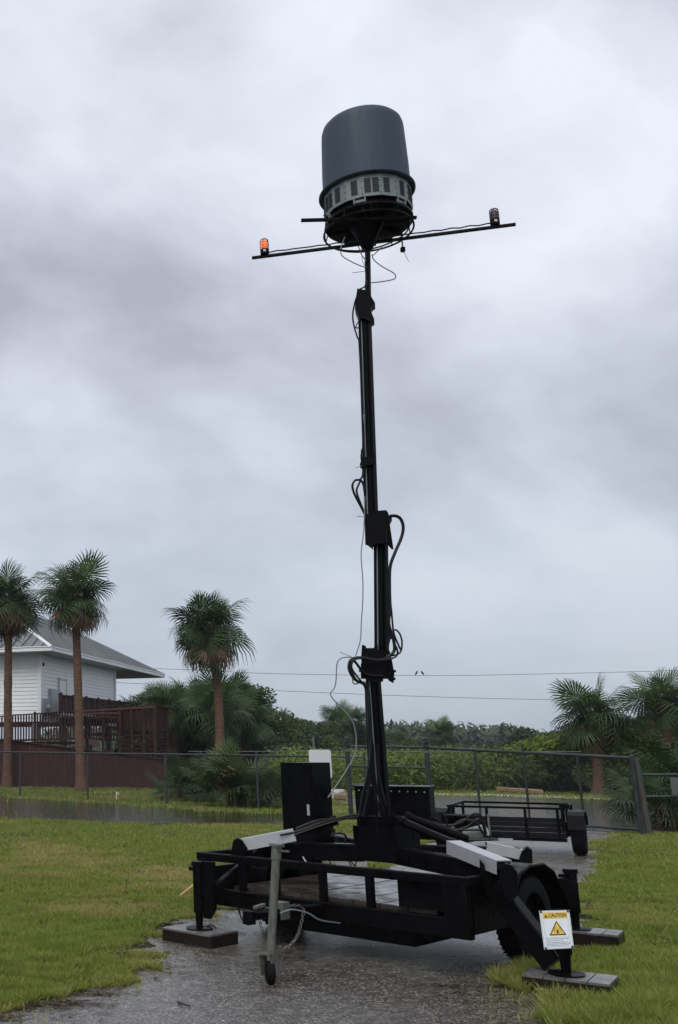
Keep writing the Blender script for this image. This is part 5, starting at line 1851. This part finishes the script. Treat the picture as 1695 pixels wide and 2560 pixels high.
# landing: tall posts, lattice below, stair treads
for u, y in ((206, 47.5), (258, 47.6), (300, 47.7), (330, 47.3), (360, 46.9), (388, 46.4), (420, 47.9)):
    b = W(u, 1890, y)
    t_ = W(u, 1768, y)
    MB().obox(Vector((b.x, y - .02, t_.z / 2)), (.06, 0, 0), (0, .06, 0), (0, 0, t_.z / 2)).build('landing_post', MAROON, rampt)
lat = MB()
for (u0, u1, y0, y1) in ((302, 328, 47.75, 47.4), (332, 358, 47.3, 47.0), (362, 386, 46.95, 46.5)):
    for i in range(5):
        v = 1838 + i * 11
        lat.beam(W(u0, v, y0), W(u1, v, y1), .02, .09)
    for i in range(5):
        f_ = i / 4
        uu = u0 + (u1 - u0) * f_
        yy = y0 + (y1 - y0) * f_ - .03
        lat.beam(W(uu, 1836, yy), W(uu, 1888, yy), .02, .07, Vector((0, 1, 0)))
lo_ = lat.build('lattice', MAROON, rampt)
lo_['kind'] = 'stuff'
for i in range(7):
    v = 1836 + i * 8
    MB().beam(W(391, v, 46.6), W(417, v, 47.8), .05, .08).build('stair_slat', MAROON, rampt)
for (u0, v0, u1, v1, y0, y1) in ((206, 1778, 388, 1767, 47.4, 46.4), (206, 1784, 300, 1782, 46.8, 47.0)):
    MB().beam(W(u0, v0, y0), W(u1, v1, y1), .14, .06).build('hand_rail', mat('worn_maroon', (.11, .045, .04), .6, var=.4, vscale=4), rampt)
for i, (u, v) in enumerate(((240, 1852), (240, 1860))):
    MB().beam(W(222, v, 47.3), W(248, v, 47.3), .03, .12).build('loose_board', MAT['worn_maroon'], rampt)
# deck floors
for (u0, u1, v, y0, y1) in ((152, 326, 1790, 51.0, 61.0), (-30, 205, 1854, 48.7, 49.8), (205, 420, 1832, 47.8, 49.2)):
    z = W(u0, v, y0).z
    MB().box(W(u0, v, y0).x, W(u1, v, y0).x, y0 + .1, y1, z - .12, z).build('deck_floor', MAROON, rampt)

# ------------------------------------------------------------------ power lines and birds
for i, pts in enumerate((((-150, 1662), (403, 1672), (680, 1684), (1050, 1689), (1300, 1686), (1695, 1676), (2100, 1660)),
                         ((-150, 1690), (282, 1706), (680, 1726), (1050, 1741), (1410, 1750), (1700, 1753), (2100, 1756)))):
    w_ = MB().tube(smooth_path([W(u, v, 75) for u, v in pts], 6), .016, 5)
    tag(w_.build('power_line', WIRE, org=W(1000, 1690, 75), smooth=True), ['upper power line with two birds sitting on it', 'lower power line crossing behind the mast'][i], 'power line')
for i, u in enumerate((1041, 1057)):
    c = W(u, 1688, 75) + ZU * .02
    bd = thing('bird', c, 'small dark bird perched on the upper power line', 'bird', 'birds on the wire')
    s = (1, -1)[i]
    body = MB().tube([c + Vector((-.10 * s, 0, -.02)), c + Vector((-.05 * s, 0, .05)), c + Vector((0, 0, .12)), c + Vector((.05 * s, 0, .20)), c + Vector((.065 * s, 0, .255)), c + Vector((.10 * s, 0, .27)), c + Vector((.14 * s, 0, .265))],
                     [.012, .045, .075, .06, .042, .03, .005], 8)
    body.build('body', BIRD, bd, smooth=True)

# ------------------------------------------------------------------ air
hb = MB()
hb.box(-420, 620, -8, 560, -1.2, 14)
hm = bpy.data.materials.new('haze_air')
hm.use_nodes = True
ht = hm.node_tree
ht.nodes.clear()
pv = N(ht, 'ShaderNodeVolumePrincipled')
pv.inputs['Color'].default_value = (0.80, 0.86, 0.93, 1)
pv.inputs['Density'].default_value = 0.00035
pv.inputs['Anisotropy'].default_value = 0.2
ou = N(ht, 'ShaderNodeOutputMaterial')
LK(ht, pv.outputs[0], ou.inputs['Volume'])
ho = hb.build('haze', hm)
ho['kind'] = 'stuff'
tag(ho, 'thin grey haze over the marsh', 'haze')
